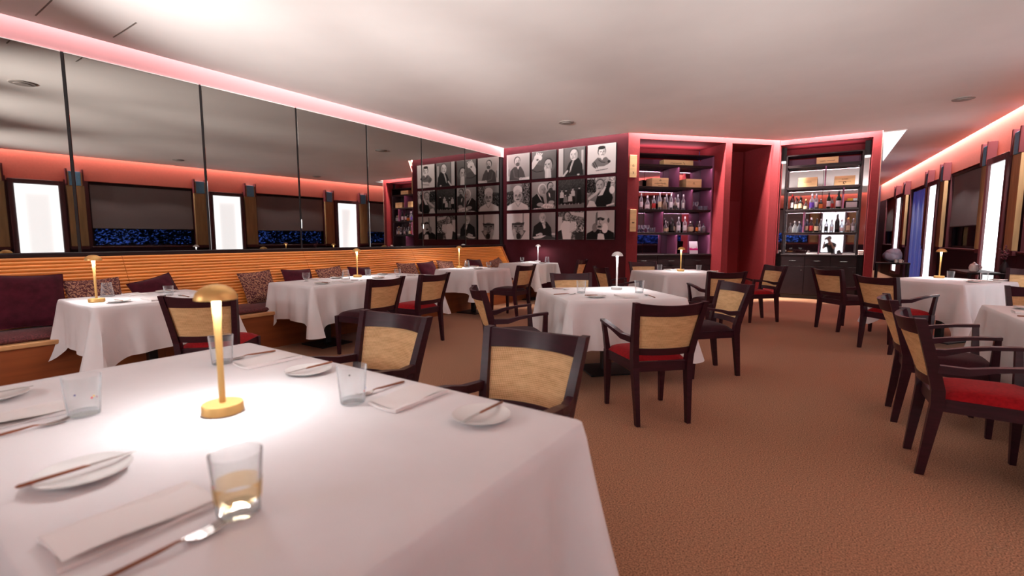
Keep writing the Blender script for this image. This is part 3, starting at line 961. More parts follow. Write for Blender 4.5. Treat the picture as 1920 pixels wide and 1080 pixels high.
CHAIRS = [
    (-2.02, 1.50, (0.04, -1), 'seatred', 1, 'cane-backed armchair at the nearest table, the left one of two on its far side'),
    (-1.10, 1.50, (0.06, -1), 'seatred', 1, 'cane-backed armchair at the nearest table, the right one of two on its far side'),
    (-1.12, 3.40, (-.70, .72), 'seatred', 1, 'armchair with bright red seat, its back to the viewer, at the middle table'),
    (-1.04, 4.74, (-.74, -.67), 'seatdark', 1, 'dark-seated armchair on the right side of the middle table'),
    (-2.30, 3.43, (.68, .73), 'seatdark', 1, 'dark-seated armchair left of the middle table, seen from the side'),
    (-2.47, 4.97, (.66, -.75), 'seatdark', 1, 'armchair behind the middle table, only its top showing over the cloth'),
    (-4.13, 1.83, (-.72, .69), 'seatred', 0, 'red-seated side chair at the first banquette table'),
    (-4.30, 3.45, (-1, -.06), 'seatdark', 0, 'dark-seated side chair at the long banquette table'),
    (-4.30, 4.20, (-1, -.03), 'seatred', 0, 'red-seated side chair at the far end of the long banquette table'),
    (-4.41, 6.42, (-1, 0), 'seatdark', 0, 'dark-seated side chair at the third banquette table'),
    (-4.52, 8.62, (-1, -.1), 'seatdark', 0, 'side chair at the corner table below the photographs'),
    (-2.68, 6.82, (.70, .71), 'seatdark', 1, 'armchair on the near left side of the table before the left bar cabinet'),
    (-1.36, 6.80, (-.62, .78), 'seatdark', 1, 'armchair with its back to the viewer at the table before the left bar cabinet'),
    (-1.05, 8.24, (-.76, -.65), 'seatred', 1, 'red-seated armchair at the far right of the table before the left bar cabinet'),
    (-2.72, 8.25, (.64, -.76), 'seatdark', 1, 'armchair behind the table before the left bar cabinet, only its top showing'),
    (.68, 3.50, (1, .05), 'seatred', 1, 'nearest armchair on the right, with large red seat, at the table without a lamp'),
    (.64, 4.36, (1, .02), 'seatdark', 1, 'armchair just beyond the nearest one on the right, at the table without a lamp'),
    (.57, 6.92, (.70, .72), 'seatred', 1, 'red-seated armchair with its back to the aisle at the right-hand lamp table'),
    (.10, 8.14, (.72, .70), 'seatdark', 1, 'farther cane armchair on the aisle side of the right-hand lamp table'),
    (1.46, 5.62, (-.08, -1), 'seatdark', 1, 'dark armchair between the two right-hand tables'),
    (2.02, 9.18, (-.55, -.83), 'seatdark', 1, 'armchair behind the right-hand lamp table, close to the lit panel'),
]
for x, y, f, st, ar, lb in CHAIRS:
    chair(x, y, f, st, ar, lb, GA if ar else GS)

# ------------------------------------------------------------------ lamps
LAMPW = 3.0
def lamp(x, y, rot, m, label, scale=1.0):
    t = tag(empty('table_lamp', (x, y, TOP + .001), rot), label, 'lamp', 'cordless table lamps')
    s = 40
    MB().lathe([(.052, 0), (.055, .002), (.055, .026), (.053, .029), (.012, .030)], s).build('base', m, t)
    MB().lathe([(.0085, .030), (.0085, .12), (.0105, .28), (.0125, .338)], 16).build('stem', m, t)
    MB().lathe([(.056, .338), (.0555, .345), (.051, .357), (.041, .369), (.026, .378), (.010, .382), (.001, .3825)], s).lathe([(.056, .338), (.052, .342), (.030, .345)], s, caps=False).build('shade', m, t)
    MB().lathe([(.030, .344), (.0135, .3435)], 24, caps=False).build('light_disc', 'led', t)
    area('lamp_light', (0, 0, .336), (0, 0, 0), .10, .10, LAMPW, (1, .97, .98), t, 'DISK')
    return t
lamp(-1.49, .66, .4, 'gold', 'large gold mushroom lamp on the nearest table')
lamp(-4.97, 1.30, .4, 'gold', 'gold mushroom lamp on the first banquette table')
lamp(-5.30, 4.12, .4, 'gold', 'gold mushroom lamp on the long banquette table')
lamp(-5.49, 6.42, .4, 'gold', 'gold mushroom lamp on the third banquette table')
lamp(-5.40, 8.93, .4, 'whitemetal', 'white mushroom lamp on the corner table below the photographs')
lamp(-1.84, 4.58, .4, 'whitemetal', 'white mushroom lamp on the middle table')
lamp(-2.05, 7.72, .4, 'gold', 'gold mushroom lamp before the left bar cabinet')
lamp(1.09, 8.28, .4, 'gold', 'gold mushroom lamp on the right-hand table')

# ------------------------------------------------------------------ tableware
_tw = {}
def once(key, fn):
    if key not in _tw:
        _tw[key] = fn()
    return _tw[key]
def plate(x, y, label, r=.085):
    k = r / .085
    me = once(('plate', r), lambda: MB().lathe([(.001, .004), (.045 * k, .004), (.058 * k, .006), (.080 * k, .013), (.085 * k, .0155), (.084 * k, .0165), (.079 * k, .0150), (.056 * k, .0085), (.001, .0065)], 36, caps=False).lathe([(.046 * k, 0), (.044 * k, .0045)], 36).mesh('plate', 'china'))
    return tag(link('plate', me, None, (x, y, TOP + .001)), label, 'plate', 'white side plates')
def knife(x, y, z, rot, label, tilt=0.):
    t = tag(empty('knife', (x, y, z), (tilt, 0, rot)), label, 'knife', 'knives')
    link('handle', once('kh', lambda: MB().tube([(0, -.105, .004), (0, -.10, .004), (0, .0, .004), (0, .012, .003)], [.002, .0042, .0036, .002], 8).mesh('handle', 'bronze')), t)
    link('blade', once('kb', lambda: MB().loft([[(-.004, .012, .003), (.004, .012, .003), (.004, .012, .0045), (-.004, .012, .0045)], [(-.006, .05, .003), (.006, .05, .003), (.004, .05, .004), (-.006, .05, .004)], [(-.004, .095, .003), (.001, .095, .003), (0, .095, .0035), (-.004, .095, .0035)]]).mesh('blade', 'chrome', False)), t)
    return t
def fork(x, y, rot, label, spoon=False):
    t = tag(empty('spoon' if spoon else 'fork', (x, y, TOP + .0015), rot), label, 'spoon' if spoon else 'fork', 'forks and spoons')
    link('handle', once('fh', lambda: MB().tube([(0, -.11, .003), (0, -.10, .0035), (0, -.01, .0075), (0, .018, .010), (0, .03, .008)], [.003, .0042, .0036, .0024, .0022], 8).mesh('handle', 'bronze')), t)
    if spoon:
        link('bowl', once('sb', lambda: MB().grid(lambda u, v: ((2 * u - 1) * .018 * math.sin(PI * min(.98, max(.05, v))) ** .6, .03 + .055 * v, .008 - .007 * math.sin(PI * v) * (1 - (2 * u - 1) ** 2)), 8, 10).mesh('bowl', 'chrome')), t)
    else:
        def head():
            b = MB().loft([[(-.004, .026, .0075), (.004, .026, .0075), (.004, .026, .0095), (-.004, .026, .0095)], [(-.013, .045, .003), (.013, .045, .003), (.013, .045, .005), (-.013, .045, .005)], [(-.0135, .058, .003), (.0135, .058, .003), (.0135, .058, .005), (-.0135, .058, .005)]])
            for q in (-.0105, -.0035, .0035, .0105):
                b.loft([[(q - .0022, yy, zz), (q + .0022, yy, zz), (q + .0022, yy, zz + .0018), (q - .0022, yy, zz + .0018)] for yy, zz in ((.058, .003), (.075, .004), (.092, .009))])
            return b.mesh('fork_head', 'chrome', False)
        link('fork_head', once('fkh', head), t)
    return t
def napkin(x, y, rot, label, w=.13, d=.23):
    def f():
        b = MB()
        n = 14
        hh = lambda u, v: .006 + .004 * math.sin(3 * u + 5 * v) * u
        b.grid(lambda u, v: ((u - .5) * w, (v - .5) * d + .006 * math.sin(4 * u), hh(u, v) + (.006 * (1 - u) ** 4)), n, n)
        b.grid(lambda u, v: ((u - .5) * w, (v - .5) * d + .006 * math.sin(4 * u), .0005), n, n)
        def side(fn):
            b.grid(fn, n, 1)
        side(lambda u, v: (-.5 * w, (u - .5) * d, .0005 + v * (hh(0, u) + .0055)))
        side(lambda u, v: (.5 * w, (u - .5) * d + .006 * math.sin(4), .0005 + v * (hh(1, u) - .0005)))
        side(lambda u, v: ((u - .5) * w, -.5 * d + .006 * math.sin(4 * u), .0005 + v * (hh(u, 0) - .0005 + .006 * (1 - u) ** 4)))
        side(lambda u, v: ((u - .5) * w, .5 * d + .006 * math.sin(4 * u), .0005 + v * (hh(u, 1) - .0005 + .006 * (1 - u) ** 4)))
        # the upper flap of the fold
        b.grid(lambda u, v: ((u - .48) * w * .9, (v - .5) * d * .97, .0105 + .004 * u + .003 * math.sin(6 * v)), n, n)
        return b.mesh('napkin', 'napkin', True, 50)
    return tag(link('napkin', once(('nap', w, d), f), None, (x, y, TOP + .001), rot), label, 'napkin', 'folded white napkins')
DOTC = [mat('dot_red', (.6, .02, .02)), mat('dot_black', (.02, .02, .02)), mat('dot_blue', (.05, .08, .5)), mat('dot_yellow', (.7, .45, .05))]
def glass(x, y, kind, label, rot=0., dots=False):
    prof = {'tumbler': [(.036, .0), (.037, .003), (.0375, .010), (.046, .118), (.0445, .118), (.036, .014), (.001, .012)],
            'short': [(.033, 0), (.034, .003), (.040, .088), (.0385, .088), (.032, .012), (.001, .010)],
            'trap': [(.050, 0), (.051, .004), (.034, .125), (.0325, .125), (.048, .010), (.001, .008)],
            'goblet': [(.026, 0), (.027, .003), (.010, .008), (.014, .016), (.034, .035), (.043, .062), (.041, .105), (.0395, .105), (.0415, .062), (.032, .036), (.001, .022)]}[kind]
    me = once(('gl', kind), lambda: MB().lathe(prof, 32, caps=False).mesh('drinking_glass', 'glass'))
    o = link('drinking_glass', me, None, (x, y, TOP + .001), rot)
    tag(o, label, 'glass', 'drinking glasses on the tables')
    bp = {'tumbler': [(.0355, .0015), (.036, .013), (.001, .0135)], 'short': [(.0325, .0015), (.032, .012), (.001, .0125)], 'trap': [(.0495, .0015), (.0485, .009), (.001, .0095)], 'goblet': [(.0255, .001), (.010, .007), (.001, .0075)]}[kind]
    link('glass_base', once(('gb', kind), lambda: MB().lathe([(.001, .001)] + bp, 24, caps=False).mesh('glass_base', MT['glassbase'])), o)
    if dots:
        for i in range(5):
            a, z = rnd.uniform(0, 6.28), rnd.uniform(.035, .085)
            rr = .037 + (z - .01) / .108 * .0085 + .0006
            b = MB().lathe([(.0001, .0012), (.0022, .0007), (.0030, 0)], 8, caps=False)
            q = b.build('coloured_dot', DOTC[i % 4], o)
            q.location = (rr * math.cos(a), rr * math.sin(a), z)
            q.rotation_euler = (0, PI / 2, a)
    return o
MT['glassbase'] = thin_glass('thick_glass_base', (.90, .92, .92), .95, .06)

def seat_place(tab, cx, cy, ang, nm, plate_k=1, glass_kind='tumbler', parts='pknfg', dots=False):
    """one cover; local x to the sitter's right, local y away from the sitter"""
    ca, sa = math.cos(ang), math.sin(ang)
    L = lambda x, y: (cx + ca * x - sa * y, cy + sa * x + ca * y)
    w = '%s of the %s' % (nm, TN[tab])
    if 'p' in parts:
        q = L(-.30, .15); plate(q[0], q[1], 'white side plate at the ' + w)
    if 'k' in parts:
        q = L(-.30, .15); knife(q[0], q[1], TOP + .0175, ang, 'bronze-handled knife across the plate at the ' + w)
    if 'n' in parts:
        q = L(0, .145); napkin(q[0], q[1], ang, 'folded white napkin at the ' + w)
    if 'f' in parts:
        q = L(.145, .14); fork(q[0], q[1], ang, 'fork with bronze handle at the ' + w)
    if 'g' in parts:
        q = L(.12, .27); return glass(q[0], q[1], glass_kind, 'clear tumbler at the ' + w, 0, dots)
SN = ['right near seat', 'left near seat', 'left far seat', 'right far seat']
g_ = seat_place('A', -1.03, .15, 0, SN[0], dots=False)
g_['label'] = 'clear tumbler with amber band at the right near seat of the nearest table'
MB().lathe([(.0405, .030), (.0425, .062)], 32, caps=False).build('amber_band', 'amberglass', g_)['label'] = 'amber tinted band'
q_ = MB().lathe([(.0001, .0012), (.0030, 0)], 8, caps=False).build('coloured_dot', DOTC[0], g_); q_.location = (.0035, -.0435, .068); q_.rotation_euler = (PI / 2, 0, 0)
seat_place('A', -1.92, .15, 0, SN[1], dots=True)
seat_place('A', -1.96, 1.20, PI, SN[2])
seat_place('A', -1.12, 1.20, PI, SN[3], dots=True)
# banquette tables: guests on the bench face +x, guests on chairs face -x
def lay(tab, items):
    for kind, x, y, rot, lb in items:
        l = '%s, %s' % (lb, TN[tab])
        if kind == 'plate':
            plate(x, y, l)
            knife(x, y, TOP + .0175, rot, 'bronze-handled knife across the ' + lb.replace('white ', '') + ', ' + TN[tab])
        elif kind == 'napkin':
            napkin(x, y, rot, l)
        elif kind == 'fork':
            fork(x, y, rot, l)
        elif kind == 'spoon':
            fork(x, y, rot, l, True)
        elif kind == 'knife':
            knife(x, y, TOP + .0015, rot, l)
        else:
            glass(x, y, kind, l, rot, dots=(kind == 'tumbler'))
H = PI / 2
lay('B', [('trap', -5.36, 1.48, 0, 'clear flared glass beside the lamp'), ('plate', -4.80, 1.39, H, 'white plate at the near corner'), ('napkin', -5.30, 1.66, H, 'folded napkin on the bench side'),
          ('plate', -5.33, 1.92, H, 'white plate on the bench side'), ('short', -5.0, 1.82, 0, 'clear short tumbler at the far end'), ('fork', -4.80, 1.86, H, 'fork with bronze handle on the chair side'), ('napkin', -4.76, 1.63, H, 'folded napkin on the chair side')])
lay('C', [('goblet', -5.28, 3.36, 0, 'clear goblet at the near end'), ('napkin', -5.38, 3.58, H, 'folded napkin at the near end'), ('plate', -4.83, 3.27, H, 'white plate at the near corner'), ('plate', -5.36, 3.84, H, 'white plate on the bench side before the lamp'),
          ('trap', -5.13, 3.81, 0, 'clear flared glass left of the lamp'), ('napkin', -4.82, 3.53, H, 'folded napkin on the chair side'), ('fork', -4.85, 3.76, -H, 'fork with bronze handle on the chair side'), ('short', -5.38, 4.36, 0, 'clear short tumbler behind the lamp'),
          ('plate', -4.92, 4.15, H, 'white plate behind the dark chair'), ('plate', -5.36, 4.60, H, 'white plate on the bench side beyond the lamp'), ('goblet', -4.92, 4.48, 0, 'clear goblet at the far end'), ('fork', -4.86, 4.70, -H, 'fork with bronze handle at the far end')])
lay('D', [('trap', -5.46, 6.60, 0, 'clear flared glass behind the lamp'), ('plate', -5.44, 6.78, H, 'white plate on the bench side'), ('plate', -5.02, 6.36, H, 'white plate on the chair side'), ('goblet', -5.10, 6.76, 0, 'clear goblet at the far end'), ('fork', -4.88, 6.66, -H, 'fork with bronze handle')])
lay('E', [('goblet', -5.70, 8.76, 0, 'clear goblet at the left'), ('napkin', -5.58, 8.92, 0, 'folded napkin'), ('knife', -5.66, 8.5, H, 'bronze-handled knife'), ('plate', -5.10, 8.62, H, 'white plate before the lamp'), ('trap', -5.17, 8.93, 0, 'clear flared glass right of the lamp')])
D4 = R(45)
lay('F', [('fork', -2.30, 4.26, R(-100), 'fork at the far left corner'), ('tumbler', -2.0, 4.10, 0, 'clear dotted tumbler left of the lamp'), ('fork', -2.06, 3.90, R(-55), 'fork with bronze handle at the near left'), ('plate', -1.74, 3.87, R(-50), 'white plate at the near corner'),
          ('napkin', -1.54, 4.05, D4, 'folded napkin behind the red-seated armchair'), ('tumbler', -1.55, 4.42, 0, 'clear dotted tumbler right of the lamp'), ('spoon', -1.38, 4.20, R(45), 'spoon with bronze handle on the right')])
lay('G', [('short', -2.42, 7.84, 0, 'clear tumbler left of the lamp'), ('napkin', -2.26, 7.92, D4, 'folded napkin left of the lamp'), ('plate', -2.16, 8.06, D4, 'white plate behind the lamp'), ('short', -1.86, 8.08, 0, 'clear tumbler right of the lamp'), ('plate', -1.60, 7.86, D4, 'white plate at the right corner')])
lay('H', [('short', 1.22, 8.42, 0, 'clear tumbler right of the lamp'), ('short', 1.50, 8.20, 0, 'clear tumbler at the far corner'), ('plate', 1.32, 7.72, R(-35), 'white plate at the near corner'), ('napkin', 1.52, 7.92, R(54), 'folded napkin on the right side')])
lay('I', [('plate', 1.16, 4.98, 0, 'white plate at the far left corner'), ('napkin', 1.14, 4.72, H, 'folded napkin at the far left seat'), ('knife', 1.10, 4.48, -H, 'bronze-handled knife at the far left seat'), ('plate', 1.45, 4.95, H, 'white plate at the far end'), ('fork', 1.20, 3.8, -H, 'fork at the near left seat')])

# ------------------------------------------------------------------ photographs
GX, GY = 60, 60
def raster(ops, bg):
    """grey print: ops drawn in order; coordinates 0..1, y downwards"""
    S = 2
    yy, xx = np.mgrid[0:(GY + 1) * S, 0:(GX + 1) * S]
    xx = xx / ((GX + 1) * S); yy = yy / ((GY + 1) * S)
    im = np.full(xx.shape, .5) if callable(bg) else np.full(xx.shape, float(bg))
    if callable(bg):
        im = bg(xx, yy)
    rg = np.random.default_rng(5)
    for o in ops:
        if o[0] == 'e':
            _, cx, cy, rx, ry, g = o[:6]
            a = o[6] if len(o) > 6 else 0
            dx, dy = xx - cx, yy - cy
            u = dx * math.cos(a) + dy * math.sin(a); v = -dx * math.sin(a) + dy * math.cos(a)
            mk = (u / rx) ** 2 + (v / ry) ** 2 < 1
        elif o[0] == 'p':
            pts, g = o[1], o[2]
            mk = np.zeros(xx.shape, bool)
            n = len(pts)
            for i in range(n):
                x1, y1 = pts[i]; x2, y2 = pts[(i + 1) % n]
                if y1 == y2:
                    continue
                c = ((y1 > yy) != (y2 > yy)) & (xx < (x2 - x1) * (yy - y1) / (y2 - y1) + x1)
                mk ^= c
        elif o[0] == 'l':
            pts, wd, g = o[1], o[2], o[3]
            mk = np.zeros(xx.shape, bool)
            for (x1, y1), (x2, y2) in zip(pts[:-1], pts[1:]):
                dx, dy = x2 - x1, y2 - y1
                t = np.clip(((xx - x1) * dx + (yy - y1) * dy) / (dx * dx + dy * dy + 1e-9), 0, 1)
                mk |= (xx - x1 - t * dx) ** 2 + (yy - y1 - t * dy) ** 2 < wd * wd
        elif o[0] == 'n':                      # speckle inside a box
            _, x1, y1, x2, y2, amp = o
            mk = (xx > x1) & (xx < x2) & (yy > y1) & (yy < y2)
            q = rg.random((16, 16))
            im = np.where(mk, np.clip(im + amp * (q[(yy * 31 % 16).astype(int), (xx * 29 % 16).astype(int)] - .5), 0, 1), im)
            continue
        im = np.where(mk, g, im)
    im = im.reshape(GY + 1, S, GX + 1, S).mean((1, 3))
    return im
def face(cx, cy, r, g=.82, dark=.25, turn=0., beard=None, glasses=False, hair=None):
    t = turn * r
    o = []
    if hair is not None:
        o.append(('e', cx - t * .4, cy - .18 * r, r * .92, r * 1.06, hair))
    o.append(('e', cx, cy, r * .76, r, g))
    o.append(('e', cx + .45 * r - t * .3, cy + .1 * r, r * .28, r * .7, g * .82))
    if beard is not None:
        o += [('e', cx + t * .5, cy + .72 * r, r * .55, r * .48, beard)]
    for s in (-1, 1):
        o.append(('l', [(cx + t + s * .32 * r - .15 * r, cy - .18 * r), (cx + t + s * .32 * r + .15 * r, cy - .18 * r)], r * .045, dark))
        o.append(('e', cx + t + s * .32 * r, cy - .02 * r, r * .10, r * .05, dark * .8))
        if glasses:
            o.append(('l', [(cx + t + s * .32 * r + .22 * r * math.cos(k), cy + .16 * r * math.sin(k)) for k in np.linspace(0, 6.28, 9)], r * .03, .15))
    o.append(('l', [(cx + t * 1.2, cy + .02 * r), (cx + t * 1.4 - .06 * r, cy + .33 * r), (cx + t + .1 * r, cy + .36 * r)], r * .045, g * .6))
    o.append(('l', [(cx + t - .22 * r, cy + .56 * r), (cx + t + .22 * r, cy + .55 * r)], r * .06, dark))
    return o
grad = lambda a, b, c=0: (lambda x, y: np.clip(a + (b - a) * y + c * (x - .5), 0, 1))
def hand(x, y, s, g, up=1):
    o = [('e', x, y, .07 * s, .08 * s, g)]
    for k in range(4):
        o.append(('l', [(x - .05 * s + .033 * s * k, y - .03 * s * up), (x - .07 * s + .05 * s * k, y - .16 * s * up)], .016 * s, g))
    o.append(('l', [(x + .06 * s, y), (x + .12 * s, y - .06 * s * up)], .016 * s, g))
    return o
PH = []
# row 1
PH.append(('portrait photograph of a seated bearded man in a dark suit', grad(.78, .62, -.1),
  [('p', [(.12, .98), (.16, .62), (.32, .48), (.62, .48), (.74, .66), (.84, .98)], .30), ('p', [(.44, .46), (.50, .60), (.56, .46)], .85)] + face(.47, .28, .15, .82, .3, .15, .35, hair=.25) +
  [('l', [(.50, .58), (.52, .95)], .008, .15), ('l', [(.30, .60), (.34, .85), (.55, .92)], .02, .4), ('e', .12, .50, .05, .07, .75), ('l', [(.10, .55), (.10, .8)], .012, .3), ('e', .68, .40, .05, .05, .7), ('p', [(.55, .90), (.98, .88), (.98, .98), (.55, .98)], .85), ('e', .62, .92, .06, .04, .75)]))
PH.append(('photograph of a man lifting a hand high and tilting his head back', grad(.42, .30, -.1),
  [('e', .68, .50, .30, .28, .36), ('p', [(0, .98), (0, .62), (.20, .46), (.50, .56), (.60, .98)], .33), ('l', [(.02, .66), (.20, .74), (.48, .72)], .012, .15)] + face(.68, .52, .20, .74, .2, -.2, hair=.22) +
  [('p', [(0, .40), (.10, .22), (.30, .34), (.06, .62), (0, .62)], .85), ('e', .22, .24, .13, .13, .84), ('e', .36, .24, .07, .09, .92), ('e', .24, .30, .05, .03, .25)] +
  [('l', [(.16 + .06 * k, .20), (.22 + .07 * k, .04 + .02 * k)], .022, .88) for k in range(4)] + [('l', [(.60, .98), (.60, .74), (.56, .62)], .05, .80), ('l', [(.74, .98), (.72, .72)], .07, .78), ('l', [(.66, .96), (.66, .66)], .03, .84)]))
PH.append(('photograph of an older woman in a dark cardigan by a doorway', grad(.42, .34, 0),
  [('p', [(0, 0), (.18, 0), (.18, .98), (0, .98)], .72), ('p', [(.20, 0), (.22, 0), (.22, .98), (.20, .98)], .2), ('p', [(.86, .12), (.94, .12), (.94, .8), (.86, .8)], .7), ('p', [(.22, .98), (.40, .52), (.55, .40), (.76, .38), (.90, .60), (.94, .98)], .13), ('p', [(.44, .70), (.54, .42), (.62, .40), (.52, .66), (.46, .86)], .66), ('l', [(.50, .55), (.46, .72), (.42, .86)], .008, .85)] + face(.58, .26, .19, .80, .35, -.12, hair=.32) +
  [('l', [(.34, .80), (.18, .99)], .035, .74), ('e', .76, .95, .05, .03, .75)]))
sq = [(.30 + .012 * k, .88 - .012 * math.sin(k * 1.9) - .008 * math.cos(k * 3.1) - .0012 * k) for k in range(36)]
PH.append(('pale engraved bust portrait with a handwritten line below', .80,
  [('p', [(.16, .62), (.36, .44), (.52, .48), (.66, .44), (.82, .60), (.74, .68), (.60, .74), (.40, .74), (.26, .78)], .40), ('l', [(.20, .62), (.30, .80)], .012, .15), ('l', [(.26, .58), (.36, .78)], .012, .12), ('l', [(.16, .66), (.24, .76)], .010, .2), ('e', .76, .60, .05, .05, .15), ('l', [(.40, .52), (.50, .60), (.62, .62)], .014, .2), ('p', [(.44, .42), (.52, .54), (.60, .42)], .85)] + face(.51, .27, .155, .86, .25, .1, hair=.14) + [('e', .50, .12, .13, .06, .15), ('l', sq, .007, .25)]))
# row 2
PH.append(('photograph of a smiling cook with glasses in a white jacket', grad(.55, .45, .1),
  [('p', [(0, .30), (.30, .26), (.30, .78), (0, .82)], .18), ('n', 0, .28, .34, .8, .5), ('p', [(.66, 0), (1, 0), (1, .9), (.72, .8)], .30), ('n', .62, 0, 1, .9, .6), ('p', [(0, .99), (.04, .82), (.34, .68), (.64, .70), (.92, .84), (.94, .99)], .86), ('l', [(.40, .72), (.50, .86), (.60, .72)], .012, .55), ('e', .48, .24, .20, .17, .88)] + face(.48, .46, .24, .80, .12, .04, glasses=True)))
PH.append(('photograph of two men in dark suits bending over a plate', grad(.62, .50, .1),
  [('p', [(0, .98), (.02, .56), (.22, .42), (.48, .56), (.60, .98)], .09), ('p', [(.60, .42), (.72, .30), (.98, .34), (.98, .9), (.66, .84)], .18), ('p', [(.22, .40), (.34, .52), (.46, .74), (.36, .62)], .85)] + face(.78, .20, .14, .66, .18, .25, .22, hair=.14) + face(.46, .30, .19, .62, .25, .25, hair=.86) +
  [('p', [(.70, .40), (.76, .44), (.78, .60), (.72, .52)], .8), ('e', .66, .88, .28, .09, .80), ('n', .40, .8, .95, .96, .6), ('e', .36, .82, .14, .07, .60), ('e', .82, .76, .12, .07, .62), ('l', [(.10, .97), (.45, .95)], .014, .85)]))
grp = [('n', 0, 0, 1, .4, .10), ('p', [(0, .86), (1, .82), (1, 1), (0, 1)], .38)]
for x, y, dress, sit in ((.14, .36, .72, 0), (.30, .36, .16, 0), (.56, .32, .70, 0), (.80, .30, .08, 0), (.28, .52, .42, 1), (.46, .50, .72, 1)):
    grp += [('p', [(x - .08, y + .30), (x - .07, y + .08), (x, y + .04), (x + .07, y + .08), (x + .09, y + .30)], dress), ('p', [(x - .08, y + .26), (x + .08, y + .26), (x + .09, .86), (x - .09, .86)], .07), ('e', x, y, .035, .045, .72), ('e', x, y - .025, .04, .03, .12), ('e', x - .02, .85, .02, .03, .6)]
PH.append(('dark group photograph of women standing and sitting in a hall', grad(.22, .13, -.06), grp))
PH.append(('photograph of a laughing man leaning forward in a dark waistcoat', grad(.60, .42, .1),
  [('p', [(0, .05), (.28, .05), (.34, .5), (0, .5)], .10), ('n', 0, 0, .36, .6, .5), ('n', .6, 0, 1, .3, .5), ('p', [(.26, .98), (.40, .55), (.66, .36), (.74, .14), (.84, .16), (.82, .40), (.92, .70), (.84, .98)], .07), ('p', [(.40, .62), (.62, .30), (.68, .34), (.56, .60)], .82), ('e', .88, .44, .09, .13, .85), ('p', [(0, .98), (.10, .76), (.26, .80), (.36, .98)], .8), ('l', [(.08, .70), (.34, .52), (.40, .44)], .045, .72), ('l', [(.72, .96), (.94, .90)], .03, .8)] + face(.46, .27, .18, .66, .15, -.1, hair=.30)))
# row 3
PH.append(('photograph of a cook whose tall white hat covers half of his face', .80,
  [('p', [(.22, .36), (.78, .34), (.70, .62), (.84, .66), (.62, .98), (.34, .98), (.24, .70)], .36), ('p', [(.20, 0), (.72, 0), (.72, .36), (.22, .38)], .84), ('p', [(.70, 0), (.74, 0), (.74, .36), (.70, .36)], .45), ('e', .50, .56, .24, .24, .50), ('p', [(.22, .37), (.76, .35), (.74, .44), (.26, .44)], .20), ('l', [(.34, .48), (.44, .49)], .02, .1), ('l', [(.58, .49), (.68, .48)], .02, .1), ('l', [(.50, .50), (.48, .64)], .015, .3), ('e', .32, .68, .09, .10, .66), ('e', .64, .72, .10, .10, .62), ('p', [(.28, .70), (.42, .74), (.44, .99), (.32, .99)], .62), ('e', .52, .86, .10, .12, .12), ('l', [(.40, .66), (.46, .72), (.58, .70)], .012, .1)]))
PH.append(('photograph of a white-bearded man writing at a desk', grad(.52, .40, .1),
  [('p', [(.04, .90), (.10, .50), (.34, .34), (.64, .34), (.82, .56), (.86, .90)], .10), ('p', [(.44, .40), (.52, .60), (.60, .56), (.56, .38)], .80), ('p', [(0, .98), (.02, .90), (.66, .84), (1, .92), (1, .98)], .20), ('p', [(.04, .90), (.40, .84), (.62, .84), (.40, .94), (.14, .96)], .82), ('p', [(.84, .76), (1, .76), (1, .82), (.84, .82)], .78)] + face(.46, .20, .15, .72, .25, .08, .80, hair=.66) + [('e', .38, .80, .09, .06, .72), ('e', .54, .40, .05, .06, .66), ('l', [(.22, .82), (.30, .80)], .03, .8)]))
PH.append(('photograph of a cook in white working among pots', grad(.40, .35, .1),
  [('n', 0, 0, 1, 1, .5), ('p', [(0, .18), (.16, .18), (.18, .7), (0, .7)], .78), ('p', [(.46, .02), (.98, .06), (.98, .22), (.52, .12)], .75), ('p', [(.12, .98), (.10, .50), (.22, .32), (.44, .34), (.56, .50), (.50, .98)], .86), ('p', [(.50, .34), (.70, .36), (.72, .60), (.50, .74), (.44, .64)], .82), ('p', [(.64, .74), (.98, .72), (.96, .99), (.70, .99)], .16), ('n', .64, .40, 1, .74, .7), ('l', [(.48, .72), (.66, .64)], .03, .75), ('p', [(0, .7), (.14, .64), (.20, .98), (0, .98)], .14)] + face(.36, .17, .14, .66, .2, .25, hair=.2)))
PH.append(('portrait photograph of an old man with a long forked white beard and bow tie', .70,
  [('p', [(0, .99), (.02, .78), (.30, .64), (.70, .62), (.98, .76), (1, .99)], .07), ('p', [(.40, .99), (.42, .78), (.50, .72), (.62, .78), (.66, .99)], .84), ('p', [(.38, .70), (.50, .74), (.62, .70), (.62, .80), (.50, .77), (.38, .80)], .05), ('e', .54, .34, .22, .32, .74), ('e', .48, .06, .16, .05, .72), ('p', [(.34, .26), (.50, .22), (.66, .28), (.62, .33), (.36, .32)], .22), ('e', .42, .30, .05, .03, .08), ('e', .58, .31, .05, .03, .10), ('l', [(.49, .30), (.45, .44), (.52, .46)], .014, .4), ('e', .30, .58, .09, .15, .44), ('e', .66, .60, .11, .17, .86), ('e', .47, .54, .11, .07, .58), ('e', .47, .55, .07, .03, .15), ('e', .78, .34, .04, .08, .30), ('p', [(.34, .08), (.40, .02), (.40, .5), (.32, .46)], .35)]))
PX = [(-6.342, -5.727), (-5.675, -5.070), (-5.010, -4.397), (-4.344, -3.730)]
PZ = [(2.555, 3.140), (1.900, 2.490), (1.242, 1.832)]
ROWN, COLN = ['top row', 'middle row', 'bottom row'], ['leftmost column', 'second column', 'third column', 'rightmost column']
